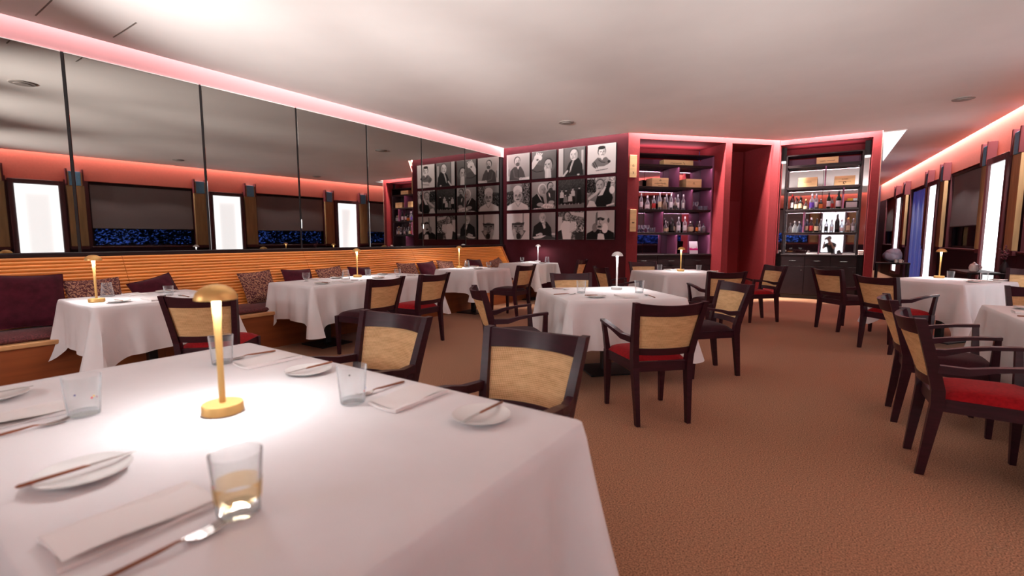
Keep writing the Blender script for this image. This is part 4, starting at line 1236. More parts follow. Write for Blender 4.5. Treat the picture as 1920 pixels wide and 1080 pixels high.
for i, (desc, bg, ops) in enumerate(PH):
    r_, c_ = divmod(i, 4)
    x0, x1 = PX[c_]; z0, z1 = PZ[r_]
    t = tag(empty('wall_photograph', ((x0 + x1) / 2, YP, (z0 + z1) / 2)), 'black-and-white ' + desc, 'photograph', 'photographs on the plum wall')
    w, h = (x1 - x0) / 2, (z1 - z0) / 2
    MB().box(-w, w, -.048, -.001, -h, h, .003).build('backing_board', 'board', t, smooth=False)
    im = np.clip(raster(ops, bg), 0, 1)
    im = np.clip(.006 + 1.18 * im ** 2.0, 0, .93)
    me = MB().grid(lambda u, v: (-w + .004 + u * (2 * w - .008), -.0495, -h + .004 + v * (2 * h - .008)), GX, GY).mesh('print', 'print')
    at = me.color_attributes.new('tone', 'FLOAT_COLOR', 'POINT')
    g_ = im[::-1].reshape(-1)
    colr = np.stack([g_ * 1.0, g_ * .93, g_ * .92, np.ones_like(g_)], 1).astype(np.float32).reshape(-1)
    at.data.foreach_set('color', colr)
    link('print', me, t)

# ------------------------------------------------------------------ bar cabinets
SH = [2.785, 2.335, 1.870, 1.395]
CNT = .94
def cabinet(fr, x0, x1, y0, depth, label, divs, mirrors, mm, doors):
    c = empty('bar_cabinet'); c.matrix_world = fr
    tag(c, label, 'cabinet')
    y1 = y0 + depth
    for a, b_ in ((x0, x0 + .035), (x1 - .035, x1)):
        MB().box(a, b_, y0, y1, CNT, 3.0, .002).build('side_post', 'purple' if mm == 'lcmirror' else 'cabdark', c, smooth=False)
    MB().box(x0, x1, y0, y1, 2.975, 3.0, .002).build('top_board', 'cabdark', c, smooth=False)
    for k, z in enumerate(SH):
        MB().box(x0 + .036, x1 - .036, y0 + .005, y1 - .012, z - .028, z, .002).build('shelf', 'cabdark', c, smooth=False)
    zs = [CNT] + SH[::-1] + [2.975]
    for k in range(5):
        zb, zt = zs[k], zs[k + 1] - .028
        top = k == 4
        if top:
            MB().box(x0 + .036, x1 - .036, y1 - .01, y1, zb, zt).build('back_panel', 'purple', c, smooth=False)
        else:
            for a, b_ in zip(mirrors[:-1], mirrors[1:]):
                MB().box(a + .004, b_ - .004, y1 - .010, y1 - .002, zb + .001, zt).build('mirror_panel', mm, c, smooth=False)
            if divs[k] is not None:
                MB().box(divs[k] - .011, divs[k] + .011, y0 + .03, y1 - .012, zb + .001, zt).build('divider', 'purple', c, smooth=False)
            L = x1 - x0 - .1
            MB().box(x0 + .05, x1 - .05, y0 + .006, y0 + .018, zt - .022, zt - .0005).build('light_strip', 'cabdark', c, smooth=False)
            area('shelf_light', ((x0 + x1) / 2, y0 + .030, zt - .012), (0, 0, 0), L, .012, SHELFW * L, (1, .72, .86), c)
    # base
    MB().box(x0 - .001, x1 + .001, y0 - .03, y1, CNT - .03, CNT - .0005, .003).build('counter', 'cabdark', c, smooth=False)
    MB().box(x0, x1, y0, y1, .08, CNT - .031).build('body', 'cabdark', c, smooth=False)
    MB().box(x0 + .03, x1 - .03, y0 + .04, y1, 0, .08).build('plinth', 'black', c, smooth=False)
    n = doors
    for k in range(n):
        a, b_ = x0 + (x1 - x0) * k / n + .004, x0 + (x1 - x0) * (k + 1) / n - .004
        dr = MB().box(a, b_, y0 - .018, y0 - .0005, .70, CNT - .035, .003).build('drawer', 'cabdark', c, smooth=False)
        MB().tube([((a + b_) / 2 - .06, y0 - .03, .80), ((a + b_) / 2 + .06, y0 - .03, .80)], .005, 6).box((a + b_) / 2 - .055, (a + b_) / 2 - .047, y0 - .03, y0 - .018, .796, .804).box((a + b_) / 2 + .047, (a + b_) / 2 + .055, y0 - .03, y0 - .018, .796, .804).build('pull_bar', 'black', dr, smooth=False)
        do = MB().box(a, b_, y0 - .018, y0 - .0005, .09, .692, .003).build('cabinet_door', 'cabdark', c, smooth=False)
        MB().lathe([(.006, 0), (.006, .012), (.011, .018), (.001, .024)], 10).tf(Matrix.Translation((b_ - .05, y0 - .018, .6)) @ Matrix.Rotation(PI / 2, 4, 'X')).build('knob', 'black', do)
    return c
SHELFW = 1.9
MT['led_strip'] = emissive('shelf_led', (1, .62, .80), .10)
CY1 = .35
c1 = cabinet(F2, .25, 2.135, CY1, .42, 'tall dark open bar cabinet with lit shelves, left of the door recess', [1.343, 1.001, 1.669, 1.343], [.286, .756, 1.19, 1.66, 2.099], 'lcmirror', 3)
c2 = cabinet(F3, -1.04, .30, .15, .40, 'tall dark open bar cabinet with mirrored back, right of the door recess', [-.36, -.66, .004, -.325], [-1.004, -.36, .264], 'cabmirror', 3)
# mirrored side strips of the right cabinet with a small light on top
for a, b_, nm in ((-1.135, -1.045, 'left'), (.305, .405, 'right')):
    s_ = empty('mirror_strip'); s_.matrix_world = F3
    tag(s_, 'narrow mirrored strip topped by a small light, %s of the right bar cabinet' % nm, 'mirror')
    MB().box(a, b_, .30, .315, CNT + .003, 2.86).build('mirror_panel', 'cabmirror', s_, smooth=False)
    MB().box(a, b_, .315, .34, 0, 3.195).build('backing', 'cabdark', s_, smooth=False)
    MB().box(a + .005, b_ - .005, .24, .314, 2.865, 2.90).build('light_block', 'skylight', s_, smooth=False)
# lit soffits above both cabinets
area('soffit_light', F2 @ Vector((1.2, .62, 3.02)), (PI, 0, A2), 1.6, .05, 8, (1, .66, .78))
area('soffit_light', F3 @ Vector((-.36, .36, 3.02)), (PI, 0, 0), 1.2, .05, 4, (1, .66, .78))

# bottles
BM = dict(clear=thin_glass('bottle_clear', (.90, .93, .95), .95, .26), green=thin_glass('bottle_green', (.05, .40, .16), .9, .05), amber=thin_glass('bottle_amber', (.55, .22, .05), .9, .08),
          dark=mat('bottle_dark', (.010, .012, .012), .12, spec=.6), red=thin_glass('bottle_red', (.38, .03, .04), .9, .06), yellow=thin_glass('bottle_yellow', (.95, .55, .08), .9, .25), blue=thin_glass('bottle_blue', (.12, .18, .55), .9, .15))
LM = dict(white=MT['paper'], cream=mat('label_cream', (.70, .56, .36), .6), black=mat('label_black', (.015, .015, .015), .5), red=mat('label_red', (.50, .02, .02), .5), orange=mat('label_orange', (.80, .22, .03), .5),
          purple=mat('label_purple', (.10, .04, .35), .5), silver=mat('label_silver', (.5, .5, .52), .35, .8), gold=MT['gold'], yellow=mat('label_yellow', (.85, .50, .04), .5))
SHAPES = {   # (profile r,z relative to height 1, label z-range, label radius)
    'round': ([(.118, 0), (.125, .01), (.125, .52), (.115, .60), (.055, .70), (.045, .74), (.043, .90)], (.12, .45), .1275, .050),
    'tall': ([(.098, 0), (.104, .01), (.104, .58), (.09, .67), (.045, .78), (.038, .90)], (.15, .48), .1065, .044),
    'flask': ([(.15, 0), (.165, .02), (.165, .36), (.13, .50), (.06, .62), (.048, .68), (.046, .86)], (.08, .34), .1675, .058),
    'square': ([(.16, 0), (.17, .015), (.17, .58), (.15, .64), (.065, .70), (.055, .74), (.055, .86)], (.10, .50), .173, .062),
    'decanter': ([(.14, 0), (.15, .015), (.155, .30), (.12, .48), (.05, .60), (.046, .78), (.065, .80)], (.1, .2), .157, .075)}
def bottle(fr, x, y, z, h, shape, col, lab, cap, label):
    prof, lz, lr, cr_ = SHAPES[shape]
    seg, rot, k = (4, PI / 4, 1.25) if shape == 'square' else (14, 0, 1)
    me = once(('bt', shape, h, col), lambda: MB().lathe([(r * h * k, q * h) for r, q in prof], seg, rot=rot).mesh('bottle', BM[col], True, 50))
    p = fr @ Vector((x, y, z + .0008))
    o = link('bottle', me, None, p, (0, 0, math.atan2((fr @ Vector((1, 0, 0)) - fr @ Vector((0, 0, 0))).y, (fr @ Vector((1, 0, 0)) - fr @ Vector((0, 0, 0))).x)))
    tag(o, label, 'bottle', 'bottles in the bar cabinets')
    if lab:
        link('paper_label', once(('bl', shape, h, lab), lambda: MB().lathe([(lr * h * k, lz[0] * h), (lr * h * k, lz[1] * h)], seg, caps=False, rot=rot).mesh('paper_label', LM[lab], True, 50)), o)
    top = prof[-1][1] * h
    link('cap', once(('bc', shape, h, cap), lambda: MB().lathe([(cr_ * h, top - .04 * h), (cr_ * h, top + .085 * h), (cr_ * h * .8, top + .10 * h)], 10).mesh('cap', LM[cap], True, 50)), o)
    return o
NB = 0
def bottles(fr, y, z, cabname, shelf, items):
    for i, (x, h, shape, col, lab, cap, look, dy) in enumerate(items):
        bottle(fr, x, y + dy, z, h, shape, col, lab, cap, '%s, %s from left, %s, %s' % (look, ORD[i], shelf, cabname))
LC, RC = 'left bar cabinet', 'right bar cabinet'
bottles(F2, CY1 + .15, SH[2], LC, 'upper bottle shelf', [
    (.56, .33, 'tall', 'clear', 'white', 'silver', 'clear tall bottle', 0), (.70, .30, 'flask', 'clear', 'white', 'white', 'clear bulbous bottle', 0), (.85, .29, 'round', 'clear', 'red', 'white', 'clear bottle with red label', 0),
    (.985, .35, 'tall', 'clear', 'cream', 'silver', 'clear tall bottle with cream label', 0), (1.10, .27, 'flask', 'yellow', None, 'silver', 'pale yellow flask bottle', 0), (1.175, .34, 'tall', 'clear', 'black', 'silver', 'clear bottle with dark label', .06), (1.25, .34, 'tall', 'clear', 'white', 'white', 'clear bottle with white label', 0),
    (1.345, .27, 'flask', 'yellow', 'black', 'silver', 'yellow flask bottle with dark label', 0), (1.43, .33, 'tall', 'clear', 'white', 'white', 'clear slim bottle', .04), (1.535, .33, 'round', 'clear', 'silver', 'white', 'clear bottle with silver label', 0)])
bottles(F2, CY1 + .15, SH[3], LC, 'lower bottle shelf', [
    (1.065, .30, 'tall', 'green', 'cream', 'black', 'green bottle with cream label', .05), (1.125, .26, 'flask', 'clear', 'cream', 'silver', 'short clear bottle with cream label', -.02), (1.20, .23, 'round', 'amber', 'cream', 'silver', 'short amber bottle', .03), (1.275, .29, 'round', 'dark', 'black', 'black', 'black bottle', -.02),
    (1.36, .28, 'tall', 'dark', 'cream', 'black', 'dark slim bottle', .07), (1.43, .33, 'round', 'clear', 'white', 'silver', 'clear bottle with large white label', -.02), (1.505, .24, 'round', 'dark', None, 'black', 'short dark bottle', .06), (1.59, .34, 'round', 'clear', 'white', 'white', 'tall clear bottle with white label', 0),
    (1.72, .25, 'square', 'amber', 'cream', 'white', 'square bottle with cream label', 0), (1.805, .25, 'tall', 'dark', 'cream', 'black', 'dark bottle with cream label', .05), (1.87, .24, 'round', 'amber', 'orange', 'black', 'amber bottle with orange label', -.02), (1.955, .25, 'tall', 'clear', 'white', 'white', 'slim clear bottle', .02), (2.04, .20, 'square', 'clear', 'silver', 'black', 'short square clear bottle', 0)])
bottles(F3, .30, SH[2], RC, 'upper bottle shelf', [
    (-.895, .33, 'tall', 'red', 'white', 'red', 'dark red bottle with white label', 0), (-.815, .27, 'round', 'amber', 'cream', 'black', 'amber bottle with cream label', 0), (-.742, .29, 'round', 'dark', 'cream', 'black', 'dark bottle with cream label', 0), (-.642, .23, 'flask', 'amber', 'cream', 'gold', 'round amber bottle', 0),
    (-.535, .33, 'round', 'clear', 'purple', 'white', 'clear bottle with purple label', 0), (-.460, .33, 'tall', 'clear', 'white', 'white', 'clear bottle with white label', .03), (-.375, .22, 'square', 'dark', 'orange', 'silver', 'square dark bottle with orange label', -.02),
    (-.240, .34, 'tall', 'green', 'white', 'black', 'green bottle with white label', 0), (-.182, .25, 'round', 'clear', 'red', 'red', 'small clear bottle with red label', .02), (-.070, .37, 'round', 'green', 'white', 'black', 'tall green bottle', 0)])
bottles(F3, .30, SH[3], RC, 'lower bottle shelf', [
    (-.90, .23, 'decanter', 'clear', None, 'silver', 'cut glass decanter', 0), (-.82, .27, 'decanter', 'clear', None, 'silver', 'taller cut glass decanter', 0), (-.735, .26, 'decanter', 'blue', None, 'silver', 'bluish decanter', 0), (-.603, .28, 'tall', 'blue', 'cream', 'silver', 'blue bottle with cream label', 0), (-.525, .31, 'round', 'amber', 'red', 'white', 'amber bottle with red label', 0),
    (-.425, .29, 'round', 'dark', 'cream', 'black', 'dark bottle with beige label', 0), (-.352, .28, 'tall', 'clear', 'silver', 'silver', 'clear bottle with silver label', .03), (-.255, .27, 'round', 'clear', 'black', 'black', 'clear bottle with black label', 0), (-.158, .26, 'round', 'clear', 'white', 'silver', 'clear pinkish bottle', 0), (-.065, .37, 'tall', 'dark', 'black', 'black', 'tall black wine bottle', 0),
    (.018, .28, 'flask', 'clear', 'white', 'white', 'bulbous clear bottle', 0), (.118, .30, 'round', 'yellow', 'cream', 'gold', 'pale amber bottle', 0), (.205, .28, 'round', 'clear', 'white', 'silver', 'clear bottle near the right post', 0)])
# glasses on the shelves of the left cabinet
def bar_glass(fr, x, y, z, kind, h, label):
    prof = {'tumbler': [(.034, 0), (.038, h), (.0365, h), (.032, .01), (.001, .009)], 'wine': [(.032, 0), (.030, .004), (.005, .008), (.005, h * .45), (.03, h * .55), (.038, h * .75), (.032, h), (.031, h), (.036, h * .75), (.001, h * .5)], 'tall': [(.028, 0), (.034, h), (.0325, h), (.026, .01), (.001, .009)]}[kind]
    me = once(('bg', kind, h), lambda: MB().lathe(prof, 18, caps=False).mesh('bar_glass', 'barglass'))
    tag(link('bar_glass', me, None, fr @ Vector((x, y, z + .0008))), label, 'glass', 'glasses on the bar shelves')
MT['barglass'] = thin_glass('bar_glass', (.93, .95, 1), .95, .10)
for i, (x, kind, h, dy) in enumerate([(1.70, 'tall', .17, 0), (1.775, 'wine', .18, .03), (1.85, 'wine', .18, -.01), (1.93, 'tumbler', .09, 0), (2.0, 'tumbler', .09, .05), (2.055, 'tumbler', .09, -.03)]):
    bar_glass(F2, x, CY1 + .15 + dy, SH[2], kind, h, '%s glass, %s from left beside bottles, upper bottle shelf, left bar cabinet' % (kind, ORD[i]))
for i, (x, dy) in enumerate([(.50, 0), (.575, .06), (.60, -.04), (.655, .03), (.70, -.04), (.77, .02), (.84, -.03)]):
    bar_glass(F2, x, CY1 + .15 + dy, SH[3], 'tumbler' if i > 4 else 'wine', .10 if i > 4 else .15, '%s glass from the left, lower bottle shelf, left bar cabinet' % ORD[i])

# wooden wine cases
def crate(fr, x, y, z, w, d, h, label, marks, rot=0.):
    t = empty('wine_crate'); t.matrix_world = fr @ Matrix.Translation((x, y, z + .001)) @ Matrix.Rotation(rot, 4, 'Z')
    tag(t, label, 'crate', 'pale wooden wine crates')
    e = .010
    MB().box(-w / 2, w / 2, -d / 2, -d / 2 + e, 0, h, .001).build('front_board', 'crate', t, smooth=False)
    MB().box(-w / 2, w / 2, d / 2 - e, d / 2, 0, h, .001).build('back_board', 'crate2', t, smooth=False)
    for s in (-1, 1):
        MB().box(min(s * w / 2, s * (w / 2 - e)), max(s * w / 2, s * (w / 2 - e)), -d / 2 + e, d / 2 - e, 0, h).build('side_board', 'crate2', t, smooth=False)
    MB().box(-w / 2 + e, w / 2 - e, -d / 2 + e, d / 2 - e, h - e, h).build('lid', 'crate', t, smooth=False)
    if marks:
        b = MB()
        marks(b, w, h, -d / 2 - .0008)
        b.build('branded_mark', 'ink', t, smooth=False)
def stroke(b, pts, y, wd=.003):
    for p, q in zip(pts[:-1], pts[1:]):
        a = math.atan2(q[1] - p[1], q[0] - p[0]); nx, nz = -math.sin(a) * wd, math.cos(a) * wd
        b.add([(p[0] - nx, y, p[1] - nz), (q[0] - nx, y, q[1] - nz), (q[0] + nx, y, q[1] + nz), (p[0] + nx, y, p[1] + nz)], [(0, 1, 2, 3)])
def script_line(b, x0, x1, z, hh, y, n, seed):
    r = random.Random(seed)
    pts = [(x0 + (x1 - x0) * k / n, z + hh * (.5 if k % 2 else -.5) * r.uniform(.3, 1.4)) for k in range(n + 1)]
    stroke(b, pts, y, .0028)
def m_crest(b, w, h, y):
    stroke(b, [(-.02, h * .68), (0, h * .84), (.02, h * .68), (-.02, h * .68)], y, .004)
    script_line(b, -w * .36, w * .36, h * .38, .030, y, 26, 4)
    script_line(b, -w * .14, w * .16, h * .14, .014, y, 14, 5)
def m_small(b, w, h, y):
    stroke(b, [(-.012, h * .50), (0, h * .62), (.012, h * .50)], y, .004)
    script_line(b, -w * .08, w * .08, h * .42, .008, y, 6, 8)
def m_long(b, w, h, y):
    script_line(b, -w * .28, w * .10, h * .42, .020, y, 22, 9)
    stroke(b, [(w * .16, h * .65), (w * .19, h * .35), (w * .22, h * .30)], y, .005)
def m_seal(b, w, h, y):
    script_line(b, -w * .14, w * .16, h * .64, .018, y, 12, 12)
    script_line(b, -w * .30, w * .30, h * .40, .008, y, 20, 13)
    stroke(b, [(.02 * math.cos(k), h * .26 + .024 * math.sin(k)) for k in np.linspace(0, 5.2, 12)], y, .007)
def m_line(b, w, h, y):
    script_line(b, -w * .34, -w * .08, h * .42, .016, y, 12, 15)
    script_line(b, -w * .02, w * .34, h * .44, .014, y, 16, 16)
def m_faint(b, w, h, y):
    script_line(b, -w * .20, w * .20, h * .5, .010, y, 14, 18)
crate(F2, 1.37, CY1 + .20, SH[0], .68, .18, .115, 'long flat pale wine crate on the top shelf of the left bar cabinet', m_long)
crate(F2, .94, CY1 + .20, SH[1], .37, .26, .185, 'pale wine crate with a printed crest on the left bar cabinet', m_crest)
crate(F2, 1.72, CY1 + .20, SH[1], .36, .26, .180, 'pale wine crate with a small mark, right of the crest crate', m_small)
crate(F3, -.31, .27, SH[0], .375, .14, .13, 'long flat pale wine crate on the top shelf of the right bar cabinet', m_line, R(2))
crate(F3, -.63, .33, SH[1], .34, .24, .195, 'plain pale wine crate on the left of the second shelf, right bar cabinet', m_faint)
crate(F3, .005, .33, SH[1], .345, .24, .185, 'pale wine crate with a dark round mark, right bar cabinet', m_seal)
for z0, z1, x0, x1, nm, mk in ((2.455, 2.880, .030, .175, 'upper', 0), (1.405, 1.838, .062, .195, 'lower', 1)):
    t = empty('wooden_plaque'); t.matrix_world = F2 @ Matrix.Translation(((x0 + x1) / 2, 0, z0))
    tag(t, 'narrow upright pale wooden plaque, the %s of two on the red pillar' % nm, 'plaque')
    w, h = (x1 - x0) / 2, z1 - z0
    MB().box(-w, w, -.022, -.001, 0, h, .003).build('board', 'crate', t, smooth=False)
    b = MB()
    if mk:
        stroke(b, [(-.03, h * .42), (.03, h * .42)], -.0228, .004)
        b.add([(-.03, -.0228, h * .42), (.03, -.0228, h * .42), (.018, -.0228, h * .37), (-.018, -.0228, h * .37)], [(0, 1, 2, 3)])
    else:
        stroke(b, [(-.02, h * .50), (0, h * .58), (.02, h * .50), (-.02, h * .50)], -.0228, .003)
        stroke(b, [(-.008, h * .26), (.012, h * .22), (0, h * .16)], -.0228, .006)
    b.build('branded_mark', 'ink', t, smooth=False)
# menu card on the left counter
t = empty('menu_card'); t.matrix_world = F2 @ Matrix.Translation((1.80, CY1 + .10, CNT)) @ Matrix.Rotation(R(-8), 4, 'X')
tag(t, 'white standing card with a magenta skyline print on the left bar counter', 'card')
MB().box(-.10, .10, 0, .003, .001, .27).build('card', 'paper', t, smooth=False)
b = MB()
sk = [(-.10, .075), (.10, .075), (.10, .115), (.078, .118), (.075, .160), (.069, .160), (.066, .120), (.03, .122), (.0, .112), (-.05, .120), (-.053, .150), (-.058, .150), (-.06, .118), (-.08, .128), (-.085, .148), (-.09, .126), (-.10, .124)]
b.add([(x, -.0008, z) for x, z in sk], [tuple(range(len(sk)))])
b.build('skyline_print', 'magenta', t, smooth=False)
# framed white sign and small yellow box on the right cabinet
t = empty('framed_sign'); t.matrix_world = F3 @ Matrix.Translation((.148, .26, SH[2]))
tag(t, 'small blank white sign in a dark frame beside the green bottles', 'sign')
MB().box(-.115, .115, 0, .10, .001, .155, .004).build('case', 'cabdark', t, smooth=False)
MB().box(-.092, .092, -.003, -.0003, .022, .132).build('white_panel', 'paper', t, smooth=False)
for x, w, m, nm in ((-.03, .045, 'yellow', 'yellow'), (.055, .035, 'silver', 'grey')):
    o = MB().box(-w, w, 0, .07, .0012, .05, .003).build('small_box', LM[m], None, F3 @ Vector((.148 + x, .275, SH[2] + .155)), 0, smooth=False)
    tag(o, 'small %s carton lying on the framed white sign' % nm, 'box')
# trays and linen on the right counter
for x, w, rot, nm in ((-.47, .19, R(-6), 'left'), (-.245, .20, 0, 'middle'), (.15, .20, R(5), 'right')):
    t = empty('white_tray', F3 @ Vector((x, .25, CNT)), rot)
    tag(t, 'flat white tray on the right bar counter, the %s of three' % nm, 'tray')
    MB().box(-w / 2, w / 2, -.07, .07, .001, .008, .002).build('floor_plate', 'paper', t, smooth=False)
    b = MB()
    b.box(-w / 2, w / 2, -.075, -.069, .001, .03).box(-w / 2, w / 2, .069, .075, .001, .03).box(-w / 2 - .005, -w / 2, -.075, .075, .001, .03).box(w / 2, w / 2 + .005, -.075, .075, .001, .03)
    b.build('rim', 'paper', t, smooth=False)
for k in range(4):
    o = MB().box(-.045, .045, -.07, .07, 0, .022, .006).build('folded_napkin', 'napkin', None, F3 @ Vector((.352, .20, CNT + .002 + .023 * k)), R(4 * (k % 2)), smooth=False)
    tag(o, 'folded white napkin, %s from the bottom of the stack right of the cabinet counter' % ORD[k], 'napkin', 'napkin stack on the right bar counter')

# ------------------------------------------------------------------ right side
def side_table(x, y, w, d, h, rot, label):
    t = tag(empty('side_table', (x, y, 0), rot), label, 'table')
    MB().box(-w / 2, w / 2, -d / 2, d / 2, h - .03, h, .004).build('top', 'cabdark', t, smooth=False)
    MB().box(-w / 2 + .03, w / 2 - .03, -d / 2 + .03, d / 2 - .03, .30, .33, .003).build('shelf', 'cabdark', t, smooth=False)
    for a in (-1, 1):
        for b_ in (-1, 1):
            MB().box(a * (w / 2 - .03) - .02, a * (w / 2 - .03) + .02, b_ * (d / 2 - .03) - .02, b_ * (d / 2 - .03) + .02, 0, h - .03, .003).build('leg', 'cabdark', t, smooth=False)
    return t
side_table(1.78, 10.30, .95, .42, .76, AR, 'dark side table before the lit panel behind the right-hand tables')
side_table(.97, 13.5, .60, .45, .74, 0, 'dark small table in the passage under the blue bundle')
def lump(u, v):
    a, e = u * 2 * PI, (v - .5) * PI
    r = 1 + .10 * math.sin(3 * a + 2 * v) + .07 * math.sin(7 * a) * math.cos(e) + .06 * math.sin(9 * v + a)
    return (.165 * r * math.cos(a) * math.cos(e) ** .8 if math.cos(e) > 0 else 0, .14 * r * math.sin(a) * max(0, math.cos(e)) ** .8, .13 + .13 * r * math.sin(e))
o = MB().grid(lump, 28, 14).build('linen_bundle', 'linen', None, (.965, 13.5, .752), 0, ang=80)
o.location.z += -min(v.co.z for v in o.data.vertices) - .011
tag(o, 'pale blue bundled cloth on the small dark table in the passage', 'linen')
MB().grid(lambda u, v: (lambda p: (p[0] * .80 + .01, p[1] * .80 - .015, p[2] * .62 + .125))(lump(u + .13, v)), 24, 10).build('upper_fold', 'linen', o, ang=80)
for k in (0, 1):
    t = empty('white_cup', (1.02 + .075 * k, 13.29, .741))
    tag(t, 'small white cup before the blue bundle, the %s one' % ('left', 'right')[k], 'cup')
    MB().lathe([(.024, 0), (.030, .005), (.034, .075), (.031, .075), (.027, .008), (.001, .007)], 20, caps=False).build('bowl', 'china', t)
    MB().tube([(.032, 0, .06), (.055, 0, .055), (.055, 0, .03), (.030, 0, .02)], .005, 6).build('handle', 'china', t)
for x, y, nm in ((1.70, 9.95, 'left'), (1.74, 10.22, 'right')):
    o = MB().lathe([(.03, 0), (.055, .02), (.06, .06), (.045, .11), (.012, .125), (.014, .14), (.001, .146)], 20).build('sugar_bowl', 'china', None, (x, y, .761))
    tag(o, 'round white lidded pot on the dark side table, the %s of two' % nm, 'pot')
    MB().tube([(.05, 0, .09), (.085, 0, .085), (.085, 0, .045), (.055, 0, .035)], .006, 6).build('handle', 'china', o)
# dark sprig of blossom in a vase
t = tag(empty('flower_vase', (2.02, 9.92, .76)), 'dark vase with a small sprig of dark red blossom at the right picture edge', 'vase')
MB().lathe([(.03, .001), (.045, .01), (.05, .09), (.025, .15), (.022, .17), (.019, .17), (.001, .03)], 20, caps=False).build('vase', 'cabdark', t)
r4 = random.Random(11)
for k in range(7):
    a = r4.uniform(0, 6.28); q = r4.uniform(.03, .12); hgt = r4.uniform(.26, .40)
    pts = [(0, 0, .12), (q * .35 * math.cos(a), q * .35 * math.sin(a), hgt * .7), (q * math.cos(a), q * math.sin(a), hgt)]
    st = MB().tube(pts, [.003, .0025, .0015], 5).build('stem', 'leaf', t)
    b = MB()
    for j in range(9):
        f_ = r4.uniform(.62, 1); p = Vector(pts[1]).lerp(Vector(pts[2]), max(0, (f_ - .6) / .4))
        b.lathe([(.001, -.008), (.011, -.002), (.012, .004), (.001, .010)], 6, (p.x + r4.uniform(-.02, .02), p.y + r4.uniform(-.02, .02), p.z + r4.uniform(-.015, .015)))
    b.build('blossom', 'twig', st)
# blue and white plates at the far right of the lamp table
plate(1.62, 8.16, 'white plate at the far right corner of the right-hand table with the gold lamp')

# ------------------------------------------------------------------ the photographer, kneeling behind the camera (seen in the bar mirror)
def skin(name, joints, bonesl, m, parent=None, levels=1):
    ks = list(joints)
    me = bpy.data.meshes.new(name)
    me.from_pydata([joints[k][0] for k in ks], [(ks.index(a), ks.index(b)) for a, b in bonesl], [])
    o = link(name, me, parent)
    md = o.modifiers.new('skin', 'SKIN')
    md.use_smooth_shade = True
    for i, k in enumerate(ks):
        r = joints[k][1]
        me.skin_vertices[0].data[i].radius = r if isinstance(r, tuple) else (r, r)
        me.skin_vertices[0].data[i].use_root = (i == 0)
    s = o.modifiers.new('sub', 'SUBSURF')
    s.levels = levels; s.render_levels = levels
    me.materials.append(MT[m])
    return o
pr = tag(empty('person', (0, 0, 0), YAW), 'person in dark shirt kneeling with a camera to the face, seen in the bar mirror', 'person')
J = {'pelvis': ((0, -.42, .50), (.15, .11)), 'waist': ((0, -.41, .66), (.125, .10)), 'chest': ((0, -.37, .88), (.15, .11)), 'collar': ((0, -.33, 1.03), (.08, .07)),
     'neck': ((0, -.27, 1.11), .052), 'skull0': ((0, -.215, 1.19), (.062, .068)), 'skull1': ((0, -.20, 1.27), (.072, .085)), 'skull2': ((0, -.205, 1.335), (.060, .072))}
B = [('pelvis', 'waist'), ('waist', 'chest'), ('chest', 'collar'), ('collar', 'neck'), ('neck', 'skull0'), ('skull0', 'skull1'), ('skull1', 'skull2')]
SHc, TRc = dict(list(J.items())[1:4]), {'pelvis': J['pelvis']}
SB, TB = [('waist', 'chest'), ('chest', 'collar')], []
for s, n in ((-1, 'l'), (1, 'r')):
    J.update({'sh' + n: ((s * .185, -.34, 1.01), .055), 'el' + n: ((s * .235, -.19, .83), .042), 'wr' + n: ((s * .115, -.115, 1.15), .027)})
    B += [('collar', 'sh' + n), ('sh' + n, 'el' + n), ('el' + n, 'wr' + n)]
    SHc.update({'sh' + n: J['sh' + n], 'el' + n: (tuple(Vector(J['sh' + n][0]).lerp(Vector(J['el' + n][0]), .7)), .050)})
    SB += [('collar', 'sh' + n), ('sh' + n, 'el' + n)]
    J['hip' + n] = ((s * .09, -.40, .47), .09)
    if s > 0:
        J.update({'kn' + n: ((.12, -.26, .085), .065), 'an' + n: ((.12, -.66, .065), .042), 'to' + n: ((.12, -.74, .045), .030)})
    else:
        J.update({'kn' + n: ((-.13, -.03, .48), .062), 'an' + n: ((-.13, -.10, .09), .042), 'to' + n: ((-.14, .05, .045), .035)})
    B += [('pelvis', 'hip' + n), ('hip' + n, 'kn' + n), ('kn' + n, 'an' + n), ('an' + n, 'to' + n)]
    for k in ('hip', 'kn', 'an'):
        TRc[k + n] = J[k + n]
    TB += [('pelvis', 'hip' + n), ('hip' + n, 'kn' + n), ('kn' + n, 'an' + n)]
body = skin('body', J, B, 'skin', pr, 2)
infl = lambda d, k: {a: (p, tuple(q * k for q in r) if isinstance(r, tuple) else r * k) for a, (p, r) in d.items()}
SHc['low'] = ((0, -.42, .53), (.150, .115)); SB.append(('low', 'waist'))
SHc['throat'] = ((0, -.298, 1.07), .056); SB.append(('collar', 'throat'))
SHc['collar'] = ((0, -.33, 1.03), (.095, .085))
skin('shirt', infl(SHc, 1.2), SB, 'blackcloth', pr, 2)
TRc['waist'] = ((0, -.41, .62), (.13, .105)); TB.append(('pelvis', 'waist'))
skin('trousers', infl(TRc, 1.14), TB, 'jeans', pr, 2)
b = MB()
b.grid(lambda u, v: (.080 * math.cos(2 * PI * u) * math.sin(PI * v * .62), -.212 + .096 * math.sin(2 * PI * u) * math.sin(PI * v * .62) - .012, 1.272 + .108 * math.cos(PI * v * .62) - (.0 if math.sin(2 * PI * u) < .3 else .0)), 24, 10)
hair = b.build('hair', 'hair', pr, ang=80)
for v in hair.data.vertices:                     # clear the face
    if v.co.y > -.17 and v.co.z < 1.33:
        v.co.y = -.19
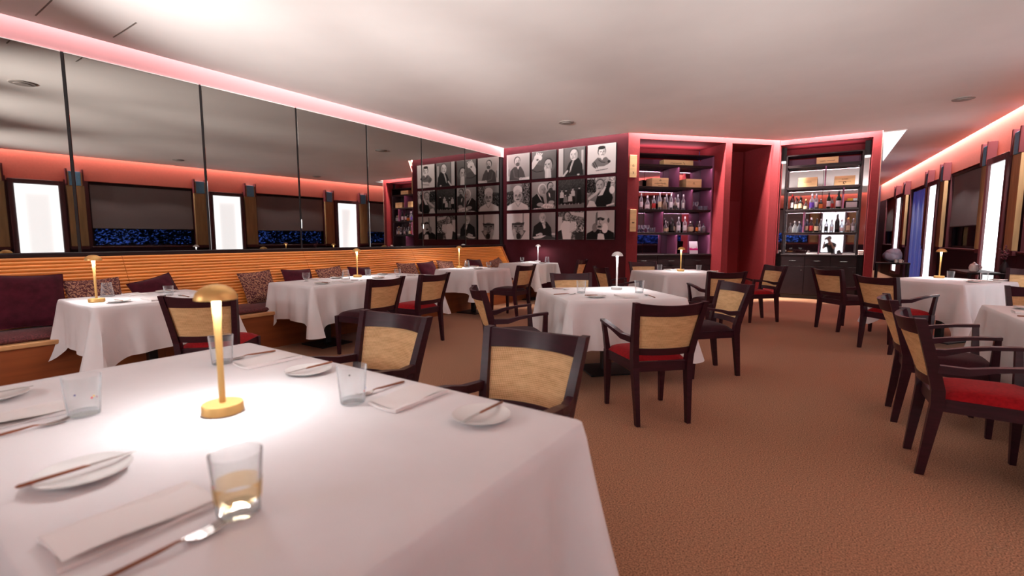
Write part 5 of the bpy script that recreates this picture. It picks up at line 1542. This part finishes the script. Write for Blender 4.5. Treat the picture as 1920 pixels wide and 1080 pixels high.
for s in (-1, 1):
    MB().lathe([(.001, -.02), (.014, -.012), (.017, 0), (.014, .014), (.001, .02)], 10, (s * .074, -.205, 1.262), sq=1.5).build('ear', 'skin', pr)
    MB().lathe([(.001, -.012), (.009, -.006), (.012, 0), (.009, .006), (.001, .012)], 10, (s * .03, -.128, 1.275)).build('eye', 'china', pr)
    hj = {'palm0': ((s * .112, -.110, 1.165), (.020, .012)), 'palm1': ((s * .096, -.085, 1.225), (.026, .014))}
    hb_ = [('palm0', 'palm1')]
    for k in range(4):
        z = 1.215 + .021 * k
        L = (.030, .036, .034, .026)[k]
        hj['k%d' % k] = ((s * .086, -.062, z), .0095)
        hj['m%d' % k] = ((s * .078, -.030, z + .003), .0085)
        hj['t%d' % k] = ((s * (.078 - L), -.018, z + .004), .0075)
        hb_ += [('palm1', 'k%d' % k), ('k%d' % k, 'm%d' % k), ('m%d' % k, 't%d' % k)]
    hj['th0'] = ((s * .085, -.105, 1.215), .011); hj['th1'] = ((s * .06, -.112, 1.245), .0095); hj['th2'] = ((s * .045, -.110, 1.262), .008)
    hb_ += [('palm1', 'th0'), ('th0', 'th1'), ('th1', 'th2')]
    skin('hand', hj, hb_, 'skin', pr, 1)
MB().lathe([(.010, 0), (.017, .02), (.006, .05)], 8, (0, -.122, 1.235)).build('nose', 'skin', pr)
MB().tube([(-.025, -.134, 1.205), (0, -.128, 1.203), (.025, -.134, 1.205)], .006, 6).build('mouth', 'seatred', pr)
pc = tag(empty('photo_camera', (0, 0, CAM_H), YAW), 'black photo camera held up by the kneeling person, seen in the bar mirror', 'camera')
MB().box(-.07, .07, -.100, -.048, -.048, .040, .006).build('camera_body', 'black', pc, smooth=False)
MB().box(-.025, .025, -.098, -.056, .040, .062, .005).build('viewfinder_hump', 'black', pc, smooth=False)
MB().lathe([(.036, -.0475), (.038, -.04), (.038, -.018), (.034, -.012)], 24).tf(Matrix.Rotation(-PI / 2, 4, 'X')).build('lens', 'black', pc)
MB().lathe([(.008, .041), (.009, .046), (.001, .048)], 12, (.05, -.075, 0)).build('shutter_button', 'chrome', pc)
